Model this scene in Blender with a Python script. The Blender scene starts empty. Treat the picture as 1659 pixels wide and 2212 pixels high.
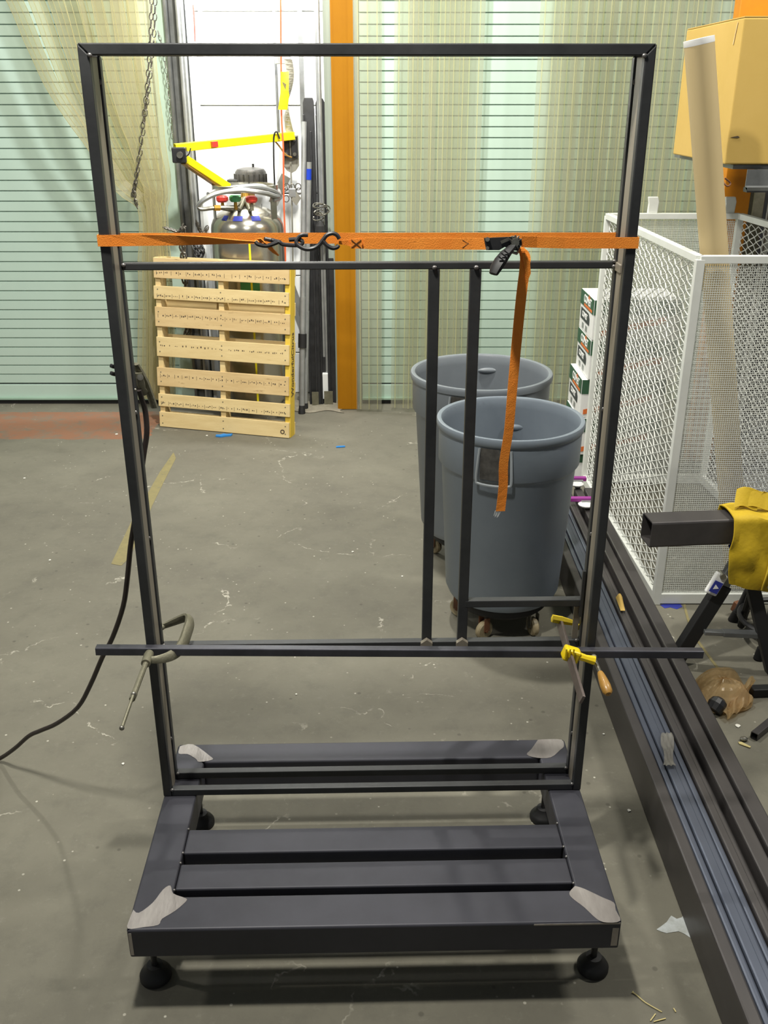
import bpy, bmesh, math, random
from mathutils import Vector, Matrix, Quaternion
R = math.radians
random.seed(7)
scn = bpy.context.scene
COL = scn.collection

# ------------------------------------------------------------------ camera
CH, CF, CT = 2.15, 2059.9, 0.4107          # height, focal length in px of a 1659x2212 frame, pitch
cam_d = bpy.data.cameras.new('camera'); cam = bpy.data.objects.new('camera', cam_d); COL.objects.link(cam)
cam.location = (0, 0, CH); cam.rotation_euler = (math.pi/2 - CT, 0, 0)
cam_d.sensor_fit = 'VERTICAL'; cam_d.sensor_height = 24.0; cam_d.lens = CF/2212*24.0
cam_d.clip_start = .05; cam_d.clip_end = 60
scn.camera = cam
# ------------------------------------------------------------------ world, lamps, exposure
w = bpy.data.worlds.new('world'); scn.world = w; w.use_nodes = True
w.node_tree.nodes['Background'].inputs[0].default_value = (.80, .86, .90, 1)
w.node_tree.nodes['Background'].inputs[1].default_value = .14
scn.view_settings.view_transform = 'Standard'; scn.view_settings.look = 'None'
scn.view_settings.exposure = 0.0; scn.view_settings.gamma = 1.0
scn.view_settings.use_curve_mapping = False
try: scn.cycles.transparent_max_bounces = 32
except Exception: pass
def area(name, loc, target, sx, sy, power, col=(1, .97, .88)):
    d = bpy.data.lights.new(name, 'AREA'); d.shape = 'RECTANGLE'; d.size = sx; d.size_y = sy
    d.energy = power; d.color = col
    o = bpy.data.objects.new(name, d); COL.objects.link(o); o.location = loc
    o.rotation_euler = (Vector(target)-Vector(loc)).to_track_quat('-Z', 'Y').to_euler()
    return o
def spot(name, loc, target, power, angle, blend=.4, rad=.15, col=(1, .98, .93)):
    d = bpy.data.lights.new(name, 'SPOT'); d.energy = power; d.spot_size = R(angle); d.spot_blend = blend
    d.shadow_soft_size = rad; d.color = col
    o = bpy.data.objects.new(name, d); COL.objects.link(o); o.location = loc
    o.rotation_euler = (Vector(target)-Vector(loc)).to_track_quat('-Z', 'Y').to_euler()
    return o
area('ceiling_lamp', (-.45, 1.72, 3.85), (-.35, 1.9, 0), .09, .26, 118)
area('ceiling_lamp', (-.2, 4.3, 4.8), (-.1, 7.0, 2.7), .12, .30, 255)
area('ceiling_lamp', (-4.5, 2.9, 4.2), (-2.4, 7.0, 2.2), .15, .4, 105)
area('ceiling_lamp', (3.4, 3.4, 4.6), (1.0, 4.6, 0.8), .3, .8, 125)
area('dock_lamp', (-.85, 6.93, 3.12), (-.85, 7.3, 1.2), .8, .12, 62, (1, 1, .98))

# ------------------------------------------------------------------ picture ray -> real point
CC, CS = math.cos(CT), math.sin(CT)
def ray(px, py):
    u = (px-829.5)/CF; v = -(py-1106)/CF
    return Vector((u, CC+v*CS, -CS+v*CC))
def P(px, py, X=None, Y=None, Z=None):
    r = ray(px, py)
    k = Y/r.y if Y is not None else ((Z-CH)/r.z if Z is not None else X/r.x)
    return Vector((0, 0, CH)) + r*k
FX, FY, FA = -.0212, 1.754, .0227          # welded frame: origin and turn
fc, fs = math.cos(FA), math.sin(FA)
def W2L(p):
    dx, dy = p.x-FX, p.y-FY
    return Vector((fc*dx+fs*dy, -fs*dx+fc*dy, p.z))
def L2W(a, b, z): return Vector((FX+fc*a-fs*b, FY+fs*a+fc*b, z))
def LB(px, py, b):
    r = ray(px, py); k = (b-fs*FX+fc*FY)/(-fs*r.x+fc*r.y)
    return W2L(Vector((0, 0, CH))+r*k)
def PV(px, py, A, B):                       # hit with the upright plane through A, B (x, y)
    r = ray(px, py); n = Vector((B[1]-A[1], -(B[0]-A[0])))
    k = (n.x*A[0]+n.y*A[1])/(n.x*r.x+n.y*r.y)
    return Vector((0, 0, CH))+r*k

# ------------------------------------------------------------------ mesh builder
def basis(d, up=(0, 0, 1)):
    d = Vector(d).normalized(); up = Vector(up)
    s = d.cross(up)
    if s.length < 1e-5: s = d.cross(Vector((0, 1, 0)))
    s.normalize(); return d, s, s.cross(d).normalized()
class MB:
    def __init__(s): s.v = []; s.f = []; s.m = []; s.mi = 0
    def add(s, vs, fs):
        n = len(s.v); s.v += [Vector(p) for p in vs]
        for f in fs: s.f.append([i+n for i in f]); s.m.append(s.mi)
        return s
    def obox(s, o, ax, ay, az):
        o = Vector(o); ax = Vector(ax); ay = Vector(ay); az = Vector(az)
        return s.add([o, o+ax, o+ax+ay, o+ay, o+az, o+ax+az, o+ax+ay+az, o+ay+az],
                     [(0, 3, 2, 1), (4, 5, 6, 7), (0, 1, 5, 4), (1, 2, 6, 5), (2, 3, 7, 6), (3, 0, 4, 7)])
    def box(s, x0, x1, y0, y1, z0, z1):
        return s.obox((x0, y0, z0), (x1-x0, 0, 0), (0, y1-y0, 0), (0, 0, z1-z0))
    def beam(s, p0, p1, w, h, up=(0, 0, 1)):
        p0 = Vector(p0); p1 = Vector(p1); d, a, b = basis(p1-p0, up)
        return s.obox(p0-a*w/2-b*h/2, a*w, p1-p0, b*h)
    def rings(s, rings, closed=False, caps=True):
        n = len(rings[0]); vs = [p for r in rings for p in r]; fs = []
        m = len(rings)
        for i in range(m if closed else m-1):
            j = (i+1) % m
            for k in range(n):
                l = (k+1) % n; fs.append((i*n+k, i*n+l, j*n+l, j*n+k))
        if caps and not closed:
            fs.append(tuple(reversed(range(n)))); fs.append(tuple(range((m-1)*n, m*n)))
        return s.add(vs, fs)
    def rtube(s, p0, p1, w, h, r=.004, wall=.003, up=(0, 0, 1)):
        p0 = Vector(p0); p1 = Vector(p1); d, a, b = basis(p1-p0, up)
        def rr(w, h, r):
            o = []
            for cx, cy, a0 in ((w/2-r, h/2-r, 0), (-w/2+r, h/2-r, 90), (-w/2+r, -h/2+r, 180), (w/2-r, -h/2+r, 270)):
                for k in range(3):
                    t = R(a0+45*k); o.append((cx+r*math.cos(t), cy+r*math.sin(t)))
            return o
        O = rr(w, h, r); I = rr(w-2*wall, h-2*wall, max(r-wall, .0006))
        g = lambda p, q: [p+a*x+b*y for x, y in q]
        return s.rings([g(p0, O), g(p1, O), g(p1, I), g(p0, I)], closed=True)
    def tube(s, pts, r, n=8, closed=False, flat=1.0, up=(0, 0, 1)):
        pts = [Vector(p) for p in pts]; m = len(pts); rg = []
        rr = r if isinstance(r, (list, tuple)) else [r]*m
        prev = None
        for i, p in enumerate(pts):
            a = pts[(i-1) % m] if (closed or i > 0) else p
            b = pts[(i+1) % m] if (closed or i < m-1) else p
            t = (b-a).normalized()
            if prev is None: _, sv, uv = basis(t, up)
            else:
                sv = (prev - t*prev.dot(t)); sv.normalize(); uv = sv.cross(t).normalized()
            prev = sv
            rg.append([p+sv*rr[i]*math.cos(2*math.pi*k/n+.3)+uv*rr[i]*flat*math.sin(2*math.pi*k/n+.3) for k in range(n)])
        return s.rings(rg, closed)
    def cyl(s, p0, p1, r0, r1=None, n=14):
        r1 = r0 if r1 is None else r1
        p0 = Vector(p0); p1 = Vector(p1); d, a, b = basis(p1-p0)
        g = lambda p, r: [p+a*r*math.cos(2*math.pi*k/n)+b*r*math.sin(2*math.pi*k/n) for k in range(n)]
        return s.rings([g(p0, r0), g(p1, r1)])
    def lathe(s, prof, c=(0, 0, 0), n=32, axis=(0, 0, 1), closed=False, caps=False):
        c = Vector(c); d, a, b = basis(axis, (0, 1, 0))
        rg = [[c+d*z+a*r*math.cos(2*math.pi*k/n)+b*r*math.sin(2*math.pi*k/n) for k in range(n)] for r, z in prof]
        return s.rings(rg, closed, caps)
    def prism(s, poly, o, ux, uy, dv):
        o = Vector(o); ux = Vector(ux); uy = Vector(uy); dv = Vector(dv); n = len(poly)
        a = [o+ux*x+uy*y for x, y in poly]
        return s.rings([a, [p+dv for p in a]])
    def sphere(s, c, r, n=10, sq=(1, 1, 1)):
        c = Vector(c); prof = [(max(math.sin(math.pi*i/(n//2+1)), .001), -math.cos(math.pi*i/(n//2+1))) for i in range(0, n//2+2)]
        rg = [[c+Vector((r*sq[0]*q*math.cos(2*math.pi*k/n), r*sq[1]*q*math.sin(2*math.pi*k/n), r*sq[2]*z)) for k in range(n)] for q, z in prof]
        return s.rings(rg)
    def ribbon(s, pts, wv, th, nv):
        """flat band through pts; wv half-width vectors, nv normals (one or a list)"""
        wl = wv if isinstance(wv, list) else [wv]*len(pts); nl = nv if isinstance(nv, list) else [nv]*len(pts)
        rg = []
        for p, a, n in zip(pts, wl, nl):
            p = Vector(p); a = Vector(a); n = Vector(n).normalized()*th/2
            rg.append([p-a-n, p+a-n, p+a+n, p-a+n])
        return s.rings(rg)
    def sheet(s, fn, nu, nv, th=.003):
        g = [[Vector(fn(i/nu, j/nv)) for j in range(nv+1)] for i in range(nu+1)]
        def nrm(i, j):
            a = g[min(i+1, nu)][j]-g[max(i-1, 0)][j]; b = g[i][min(j+1, nv)]-g[i][max(j-1, 0)]
            n = a.cross(b); return n.normalized() if n.length > 1e-9 else Vector((0, 0, 1))
        vs = [g[i][j] for i in range(nu+1) for j in range(nv+1)]
        vs += [g[i][j]+nrm(i, j)*th for i in range(nu+1) for j in range(nv+1)]
        N = (nu+1)*(nv+1); id = lambda i, j: i*(nv+1)+j; fs = []
        for i in range(nu):
            for j in range(nv):
                q = (id(i, j), id(i+1, j), id(i+1, j+1), id(i, j+1)); fs.append(tuple(reversed(q))); fs.append(tuple(x+N for x in q))
        bd = [id(i, 0) for i in range(nu)]+[id(nu, j) for j in range(nv)]+[id(i, nv) for i in range(nu, 0, -1)]+[id(0, j) for j in range(nv, 0, -1)]
        for k in range(len(bd)):
            a, b = bd[k], bd[(k+1) % len(bd)]; fs.append((a, b, b+N, a+N))
        return s.add(vs, fs)
    def build(s, name, mat, parent=None, smooth=False, bevel=0, local=False, seg=2):
        off = Vector((0, 0, 0))
        if parent is not None and not local: off = OFF.get(parent.name, off)
        me = bpy.data.meshes.new(name); me.from_pydata([tuple(p-off) for p in s.v], [], s.f)
        for k in (mat if isinstance(mat, (list, tuple)) else [mat]): me.materials.append(k)
        for p, i in zip(me.polygons, s.m): p.material_index = i; p.use_smooth = smooth
        bm = bmesh.new(); bm.from_mesh(me); bmesh.ops.recalc_face_normals(bm, faces=bm.faces); bm.to_mesh(me); bm.free()
        if smooth:
            try: me.set_sharp_from_angle(angle=R(40))
            except Exception: pass
        o = bpy.data.objects.new(name, me); COL.objects.link(o)
        if parent is not None: o.parent = parent; OFF[o.name] = off
        if bevel:
            md = o.modifiers.new('bevel', 'BEVEL'); md.width = bevel; md.segments = seg; md.limit_method = 'ANGLE'; md.angle_limit = R(40)
        return o
OFF = {}
def tag(o, label=None, cat=None, group=None, kind=None):
    if label: o['label'] = label
    if cat: o['category'] = cat
    if group: o['group'] = group
    if kind: o['kind'] = kind
    return o
def thing(name, label, cat, loc=(0, 0, 0), rz=0, group=None):
    o = bpy.data.objects.new(name, None); COL.objects.link(o); o.location = loc; o.rotation_euler = (0, 0, rz)
    o.empty_display_size = .1; OFF[o.name] = Vector(loc); return tag(o, label, cat, group)
def single(mb, name, mat, label, cat, loc=None, group=None, **k):
    """a thing that is one mesh; its origin is put at loc"""
    loc = Vector(loc) if loc is not None else Vector((0, 0, 0))
    for i, p in enumerate(mb.v): mb.v[i] = p-loc
    o = mb.build(name, mat, **k); o.location = loc; return tag(o, label, cat, group)
def structure(mb, name, mat, parent=None, **k):
    o = mb.build(name, mat, parent, **k)
    if parent is None: o['kind'] = 'structure'
    return o
def text(s, size, mat, o, xd, yd, name, parent, ext=.0006, align='CENTER', sx=1.0, bold=0):
    c = bpy.data.curves.new('t', 'FONT'); c.body = s; c.size = size; c.align_x = align; c.align_y = 'CENTER'; c.extrude = ext; c.offset = bold
    t = bpy.data.objects.new('t', c); COL.objects.link(t)
    dg = bpy.context.evaluated_depsgraph_get(); me = bpy.data.meshes.new_from_object(t.evaluated_get(dg))
    bpy.data.objects.remove(t); bpy.data.curves.remove(c)
    xd = Vector(xd).normalized(); yd = Vector(yd).normalized(); zd = xd.cross(yd); off = OFF.get(parent.name, Vector((0, 0, 0)))
    for v in me.vertices:
        p = v.co.copy(); v.co = Vector(o)-off+xd*p.x*sx+yd*p.y+zd*p.z
    me.materials.clear(); me.materials.append(mat); me.name = name
    ob = bpy.data.objects.new(name, me); COL.objects.link(ob); ob.parent = parent; OFF[ob.name] = off
    return ob
def catmull(pts, k=6):
    pts = [Vector(p) for p in pts]; o = []
    for i in range(len(pts)-1):
        a = pts[max(i-1, 0)]; b = pts[i]; c = pts[i+1]; d = pts[min(i+2, len(pts)-1)]
        for j in range(k):
            t = j/k; o.append(.5*((2*b)+(c-a)*t+(2*a-5*b+4*c-d)*t*t+(3*b-a-3*c+d)*t**3))
    return o+[pts[-1]]

# ------------------------------------------------------------------ materials
def L(c):      # sRGB 0-255 -> linear
    return tuple(((x/255)/12.92 if x/255 <= .04045 else ((x/255+.055)/1.055)**2.4) for x in c)+(1,)
MATS = {}
def mat(name, col, rough=.6, metal=0, col2=None, scale=6, amount=.6, bump=0, bscale=60, stretch=(1, 1, 1), spec=.5,
        spots=None, sscale=30, sthr=.62, coat=0, aniso=None, detail=5):
    if name in MATS: return MATS[name]
    m = bpy.data.materials.new(name); m.use_nodes = True; nt = m.node_tree; N = nt.nodes; b = N['Principled BSDF']
    b.inputs['Roughness'].default_value = rough; b.inputs['Metallic'].default_value = metal
    b.inputs['Specular IOR Level'].default_value = spec
    if coat: b.inputs['Coat Weight'].default_value = coat; b.inputs['Coat Roughness'].default_value = .2
    tc = N.new('ShaderNodeTexCoord'); mp = N.new('ShaderNodeMapping'); mp.inputs['Scale'].default_value = stretch
    nt.links.new(tc.outputs['Object'], mp.inputs[0])
    c1 = L(col); out = None
    if col2:
        n = N.new('ShaderNodeTexNoise'); n.inputs['Scale'].default_value = scale; n.inputs['Detail'].default_value = detail
        n.inputs['Roughness'].default_value = .65
        r = N.new('ShaderNodeValToRGB'); r.color_ramp.elements[0].position = .5-amount/2+.1; r.color_ramp.elements[1].position = .5+amount/2-.1
        r.color_ramp.elements[0].color = c1; r.color_ramp.elements[1].color = L(col2)
        nt.links.new(mp.outputs[0], n.inputs['Vector']); nt.links.new(n.outputs['Fac'], r.inputs[0]); out = r.outputs[0]
        mr = N.new('ShaderNodeMapRange'); mr.inputs['To Min'].default_value = max(rough-.1, .02); mr.inputs['To Max'].default_value = min(rough+.12, 1)
        nt.links.new(n.outputs['Fac'], mr.inputs[0]); nt.links.new(mr.outputs[0], b.inputs['Roughness'])
    if spots:
        n2 = N.new('ShaderNodeTexNoise'); n2.inputs['Scale'].default_value = sscale; n2.inputs['Detail'].default_value = 6; n2.inputs['Roughness'].default_value = .7
        r2 = N.new('ShaderNodeValToRGB'); r2.color_ramp.elements[0].position = sthr; r2.color_ramp.elements[1].position = sthr+.06
        mx = N.new('ShaderNodeMixRGB'); mx.inputs[2].default_value = L(spots)
        nt.links.new(mp.outputs[0], n2.inputs['Vector']); nt.links.new(n2.outputs['Fac'], r2.inputs[0]); nt.links.new(r2.outputs[0], mx.inputs[0])
        if out: nt.links.new(out, mx.inputs[1])
        else: mx.inputs[1].default_value = c1
        out = mx.outputs[0]
    if out: nt.links.new(out, b.inputs['Base Color'])
    else: b.inputs['Base Color'].default_value = c1
    if bump:
        n3 = N.new('ShaderNodeTexNoise'); n3.inputs['Scale'].default_value = bscale; n3.inputs['Detail'].default_value = 4
        bp = N.new('ShaderNodeBump'); bp.inputs['Strength'].default_value = bump; bp.inputs['Distance'].default_value = .004
        nt.links.new(mp.outputs[0], n3.inputs['Vector']); nt.links.new(n3.outputs['Fac'], bp.inputs['Height']); nt.links.new(bp.outputs[0], b.inputs['Normal'])
    MATS[name] = m; return m
M_steel = mat('mill_scale_steel', (42, 43, 44), .45, .25, (66, 67, 68), 4, .7, .05, 90, spots=(96, 90, 84), sscale=9, sthr=.72)
M_base = mat('mill_scale_base', (46, 46, 52), .46, .2, (72, 72, 80), 2.2, .8, .04, 60, spec=.35, spots=(106, 98, 90), sscale=7, sthr=.70)
M_web = mat('worn_brown_steel', (122, 114, 102), .45, .25, (156, 148, 134), 5, .7, .1, 80, (1, 1, .25), spots=(112, 84, 60), sscale=5, sthr=.68)
M_bare = mat('ground_bare_steel', (132, 126, 122), .34, .55, (178, 172, 168), 9, .6, .15, 120, (1, .3, 1))
M_weld = mat('weld_bead', (150, 148, 146), .35, .7, (90, 86, 84), 60)
M_tube = mat('clamped_tube_steel', (54, 54, 60), .38, .45, (80, 80, 88), 6, .6)
M_stk1 = mat('stacked_steel_dark', (60, 58, 60), .42, .45, (94, 90, 88), 3, .8, .06, 50, (1, .25, 1), spots=(110, 100, 92), sscale=12, sthr=.72)
M_stk2 = mat('stacked_steel_blue', (78, 84, 98), .34, .5, (112, 118, 132), 3, .8, .04, 50, (1, .2, 1), spots=(130, 126, 120), sscale=12, sthr=.73)
M_black = mat('black_rubber', (26, 26, 27), .6)
M_blackp = mat('black_paint', (30, 30, 31), .4, 0, (46, 46, 48), 12, .6)
M_strap = mat('orange_webbing', (238, 132, 34), .75, 0, (250, 152, 52), 14, .7, .25, 400, spots=(150, 76, 28), sscale=16, sthr=.68)
M_hook = mat('vinyl_dipped_hook', (38, 36, 38), .45)
M_zinc = mat('zinc_plate', (168, 166, 156), .32, .8, (110, 106, 96), 30)
M_galv = mat('galvanised_metal', (150, 152, 152), .36, .6, (186, 188, 188), 9, .8)
M_darkg = mat('grey_door_track', (98, 100, 100), .42, .5, (140, 142, 142), 7, .8)
M_wood = mat('pallet_pine', (206, 180, 126), .75, 0, (228, 206, 154), 3, .7, .15, 60, (1, 1, 6), spots=(176, 140, 84), sscale=4, sthr=.66)
M_wood2 = mat('pallet_pine_knotty', (196, 166, 116), .75, 0, (222, 196, 146), 2.4, .7, .15, 60, (1, 1, 8), spots=(150, 118, 74), sscale=5, sthr=.62)
M_yelw = mat('yellow_stained_pine', (214, 178, 44), .7, 0, (226, 196, 84), 4, .7, .1, 60)
M_ink = mat('stamp_ink', (74, 62, 50), .8)
M_orange = mat('orange_pvc_strip', (156, 102, 0), .6, 0, (164, 110, 2), 2, .6, .05, 20, spec=.25)
M_orack = mat('orange_rack_paint', (214, 138, 14), .45, 0, (190, 116, 14), 5, .7)
M_card = mat('cardboard', (188, 156, 78), .85, 0, (196, 164, 90), 2, .6, .05, 90)
M_tubec = mat('kraft_tube', (182, 162, 118), .8, 0, (192, 172, 130), 3, .6, .05, 60, (1, 1, .3))
M_white = mat('white_powder_coat', (226, 228, 222), .42, 0, (214, 216, 210), 5, .5)
M_wcap = mat('white_plastic', (238, 238, 236), .5)
M_panel = mat('white_door_panel', (236, 238, 238), .5)
M_mint = mat('mint_door_slat', (172, 194, 182), .48, 0, (182, 204, 192), 1.2, .7, .03, 30, spots=(150, 164, 150), sscale=3, sthr=.76)
M_mintd = mat('mint_door_frame', (140, 168, 150), .5, 0, (158, 184, 166), 3, .7)
M_can = mat('grey_bin_plastic', (108, 114, 120), .42, 0, (122, 128, 134), 2.5, .7, .04, 60, spots=(118, 122, 128), sscale=24, sthr=.76)
M_canf = mat('grey_bin_plastic_blue', (108, 117, 127), .40, 0, (122, 131, 140), 2.5, .7, .04, 60, spots=(122, 128, 134), sscale=24, sthr=.76)
M_canh = mat('bin_handle_grey', (140, 146, 150), .45)
M_cast = mat('caster_wheel', (168, 156, 126), .55, 0, (120, 104, 76), 20)
M_yel = mat('yellow_tool_paint', (232, 202, 16), .4, 0, (210, 180, 20), 14, .7, spots=(120, 96, 30), sscale=40, sthr=.72)
M_yarm = mat('bright_yellow_arm', (246, 232, 16), .4)
M_bar = mat('clamp_bar_steel', (96, 84, 80), .42, .6, (130, 120, 116), 16, .7)
M_iron = mat('forged_iron', (104, 102, 84), .5, .45, (134, 130, 112), 22, .7, .2, 160)
M_hwood = mat('handle_wood', (150, 108, 42), .5, 0, (176, 134, 62), 12, .7, 0, 60, (1, 1, .3), coat=.3)
M_ssteel = mat('stainless_tank', (176, 172, 160), .22, .9, (196, 192, 180), 3, .8, .03, 12)
M_brass = mat('brass', (190, 150, 70), .35, .9)
M_red = mat('red_valve', (206, 62, 54), .4)
M_green = mat('green_valve', (70, 150, 96), .4)
M_blue = mat('blue_label', (44, 54, 148), .5)
M_blueb = mat('blue_plastic', (22, 60, 186), .4)
M_gtxt = mat('white_print', (240, 240, 238), .6)
M_motor = mat('dark_motor_and_shade', (64, 62, 60), .45, .3, (92, 90, 86), 30)  # also colours the sheets that stand for shade in the bin handles
M_ocord = mat('orange_cord', (220, 104, 62), .6)
M_dgreen = mat('box_green_print', (44, 84, 58), .6)
M_lblack = mat('box_black_print', (52, 58, 58), .6)
M_flame = mat('box_orange_print', (212, 110, 50), .6)
M_paper = mat('white_carton', (230, 230, 228), .6, 0, (222, 222, 220), 4)
M_leather = mat('yellow_leather', (204, 172, 22), .7, 0, (172, 142, 18), 8, .8, .35, 60, spots=(112, 90, 26), sscale=9, sthr=.66)
M_seam = mat('leather_stitch', (228, 196, 60), .7)
M_cable = mat('black_cable', (40, 34, 32), .5, 0, (56, 46, 42), 30)
M_purple = mat('magenta_plastic', (150, 56, 142), .5)
M_tape = mat('faded_yellow_tape', (136, 126, 82), .75, 0, (118, 110, 78), 14, .8, spots=(104, 100, 86), sscale=26, sthr=.6)
M_spill = mat('white_residue', (196, 202, 204), .6, 0, (150, 152, 146), 22, .7)
M_blues = mat('blue_scrap', (40, 130, 206), .6)
M_masonry = mat('rough_concrete', (122, 116, 102), .9, 0, (150, 144, 128), 20, .7, .5, 40)
M_wallm = mat('painted_wall', (150, 160, 150), .7)
M_ytag = mat('yellow_tag', (250, 236, 30), .6)
M_greyst = mat('grey_flat_strap', (150, 148, 138), .5, .3)
M_rust = mat('rusty_steel', (120, 78, 52), .7, .2, (88, 60, 44), 18)
M_chain = mat('chain_steel', (86, 82, 76), .4, .7, (120, 116, 108), 40)
M_straw = mat('straw_bits', (200, 186, 130), .8)
M_dust = mat('white_bits', (224, 222, 212), .8)

def translucent(name, tint, body, opac, rough=.25):
    m = bpy.data.materials.new(name); m.use_nodes = True; nt = m.node_tree; N = nt.nodes
    b = N['Principled BSDF']; out = N['Material Output']
    b.inputs['Base Color'].default_value = L(body); b.inputs['Roughness'].default_value = rough
    t = N.new('ShaderNodeBsdfTransparent'); t.inputs[0].default_value = L(tint)
    tl = N.new('ShaderNodeBsdfTranslucent'); tl.inputs[0].default_value = L(body)
    m0 = N.new('ShaderNodeMixShader'); m0.inputs[0].default_value = .4
    nt.links.new(b.outputs[0], m0.inputs[1]); nt.links.new(tl.outputs[0], m0.inputs[2])
    mx = N.new('ShaderNodeMixShader')
    tc = N.new('ShaderNodeTexCoord'); mp = N.new('ShaderNodeMapping'); mp.inputs['Scale'].default_value = (1, 1, .3)
    n = N.new('ShaderNodeTexNoise'); n.inputs['Scale'].default_value = 5; n.inputs['Detail'].default_value = 5
    mr = N.new('ShaderNodeMapRange'); mr.inputs['From Min'].default_value = .3; mr.inputs['From Max'].default_value = .7
    mr.inputs['To Min'].default_value = opac*.75; mr.inputs['To Max'].default_value = min(opac*1.3, 1)
    nt.links.new(tc.outputs['Object'], mp.inputs[0]); nt.links.new(mp.outputs[0], n.inputs['Vector']); nt.links.new(n.outputs['Fac'], mr.inputs[0])
    nt.links.new(mr.outputs[0], mx.inputs[0]); nt.links.new(t.outputs[0], mx.inputs[1]); nt.links.new(m0.outputs[0], mx.inputs[2])
    nt.links.new(mx.outputs[0], out.inputs[0]); return m
M_pvc = translucent('aged_clear_pvc', (248, 248, 244), (208, 206, 190), .17)
M_pvcr = translucent('aged_pvc_rib', (244, 243, 222), (226, 222, 184), .5)
M_pvcl = translucent('aged_clear_pvc_left', (248, 247, 240), (212, 204, 176), .20)
M_bag = translucent('amber_plastic_bag', (244, 232, 210), (222, 200, 158), .32, .18)
M_film = translucent('clear_film', (240, 240, 240), (190, 186, 176), .4, .15)

def concrete():
    m = bpy.data.materials.new('worn_concrete'); m.use_nodes = True; nt = m.node_tree; N = nt.nodes; K = nt.links.new
    b = N['Principled BSDF']; tc = N.new('ShaderNodeTexCoord'); O = tc.outputs['Object']
    def noise(s, d=6, r=.65, vec=O):
        n = N.new('ShaderNodeTexNoise'); n.inputs['Scale'].default_value = s; n.inputs['Detail'].default_value = d; n.inputs['Roughness'].default_value = r; K(vec, n.inputs['Vector']); return n
    def ramp(src, stops):
        r = N.new('ShaderNodeValToRGB'); e = r.color_ramp.elements
        e[0].position, e[0].color = stops[0][0], L(stops[0][1]); e[1].position, e[1].color = stops[-1][0], L(stops[-1][1])
        for p, c in stops[1:-1]: q = e.new(p); q.color = L(c)
        K(src, r.inputs[0]); return r.outputs[0]
    def mix(f, a, c2):
        x = N.new('ShaderNodeMixRGB'); K(f, x.inputs[0]); K(a, x.inputs[1]) if not isinstance(a, tuple) else None
        x.inputs[2].default_value = L(c2); return x.outputs[0]
    def math_(op, a, bb):
        x = N.new('ShaderNodeMath'); x.operation = op
        for i, q in enumerate((a, bb)):
            if isinstance(q, (int, float)): x.inputs[i].default_value = q
            else: K(q, x.inputs[i])
        return x.outputs[0]
    base = ramp(noise(1.1, 8).outputs['Fac'], [(.3, (99, 96, 86)), (.5, (111, 108, 96)), (.7, (121, 118, 105))])
    W = ((0, 0, 0), (255, 255, 255))
    # greyer, darker traffic area at the back left
    c = mix(math_('MULTIPLY', ramp(noise(9, 8, .75).outputs['Fac'], [(.5, W[0]), (.75, W[1])]), .35), base, (80, 79, 72))
    c = mix(math_('MULTIPLY', ramp(noise(26, 8, .8).outputs['Fac'], [(.56, W[0]), (.72, W[1])]), .45), c, (138, 135, 123))
    # thin pale cracks
    wv = N.new('ShaderNodeMixRGB'); wv.blend_type = 'ADD'; wv.inputs[0].default_value = .35
    nn = noise(3, 5); K(O, wv.inputs[1]); K(nn.outputs['Color'], wv.inputs[2])
    vo = N.new('ShaderNodeTexVoronoi'); vo.feature = 'DISTANCE_TO_EDGE'; vo.inputs['Scale'].default_value = 1.5; K(wv.outputs[0], vo.inputs['Vector'])
    crack = ramp(vo.outputs['Distance'], [(0, W[1]), (.003, W[1]), (.007, W[0])])
    msk = ramp(noise(2.1, 3).outputs['Fac'], [(.53, W[0]), (.60, W[1])])
    brk = ramp(noise(14, 4).outputs['Fac'], [(.45, W[0]), (.56, W[1])])
    c = mix(math_('MULTIPLY', math_('MULTIPLY', crack, msk), math_('MULTIPLY', brk, .8)), c, (188, 184, 170))
    # specks
    vs = N.new('ShaderNodeTexVoronoi'); vs.inputs['Scale'].default_value = 22; vs.inputs['Randomness'].default_value = 1; K(O, vs.inputs['Vector'])
    sp = ramp(vs.outputs['Distance'], [(0, W[1]), (.07, W[1]), (.11, W[0])])
    c = mix(math_('MULTIPLY', math_('MULTIPLY', sp, ramp(noise(5, 3).outputs['Fac'], [(.5, W[0]), (.62, W[1])])), .75), c, (206, 202, 188))
    vd = N.new('ShaderNodeTexVoronoi'); vd.inputs['Scale'].default_value = 9; K(O, vd.inputs['Vector'])
    c = mix(math_('MULTIPLY', ramp(vd.outputs['Distance'], [(0, W[1]), (.05, W[1]), (.08, W[0])]), .5), c, (70, 68, 60))
    # red-brown painted band along the door, with scraped edges
    sx = N.new('ShaderNodeSeparateXYZ'); K(O, sx.inputs[0]); X, Y = sx.outputs[0], sx.outputs[1]
    jit = math_('MULTIPLY', math_('SUBTRACT', noise(5, 6).outputs['Fac'], .5), .22)
    yj = math_('ADD', Y, math_('MULTIPLY', jit, .5)); xj = math_('ADD', X, jit)
    band = math_('MULTIPLY', math_('MULTIPLY', math_('GREATER_THAN', yj, 6.19), math_('LESS_THAN', yj, 6.80)), math_('LESS_THAN', xj, -1.62))
    worn = ramp(noise(7, 8, .8).outputs['Fac'], [(.36, (90, 90, 90)), (.52, W[1])])
    c = mix(math_('MULTIPLY', math_('MULTIPLY', band, worn), .85), c, (142, 98, 74))
    K(c, b.inputs['Base Color'])
    rr = N.new('ShaderNodeMapRange'); rr.inputs['To Min'].default_value = .58; rr.inputs['To Max'].default_value = .85; b.inputs['Specular IOR Level'].default_value = .28
    K(noise(2.5, 5).outputs['Fac'], rr.inputs[0]); K(rr.outputs[0], b.inputs['Roughness'])
    bp = N.new('ShaderNodeBump'); bp.inputs['Strength'].default_value = .12; bp.inputs['Distance'].default_value = .004
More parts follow.
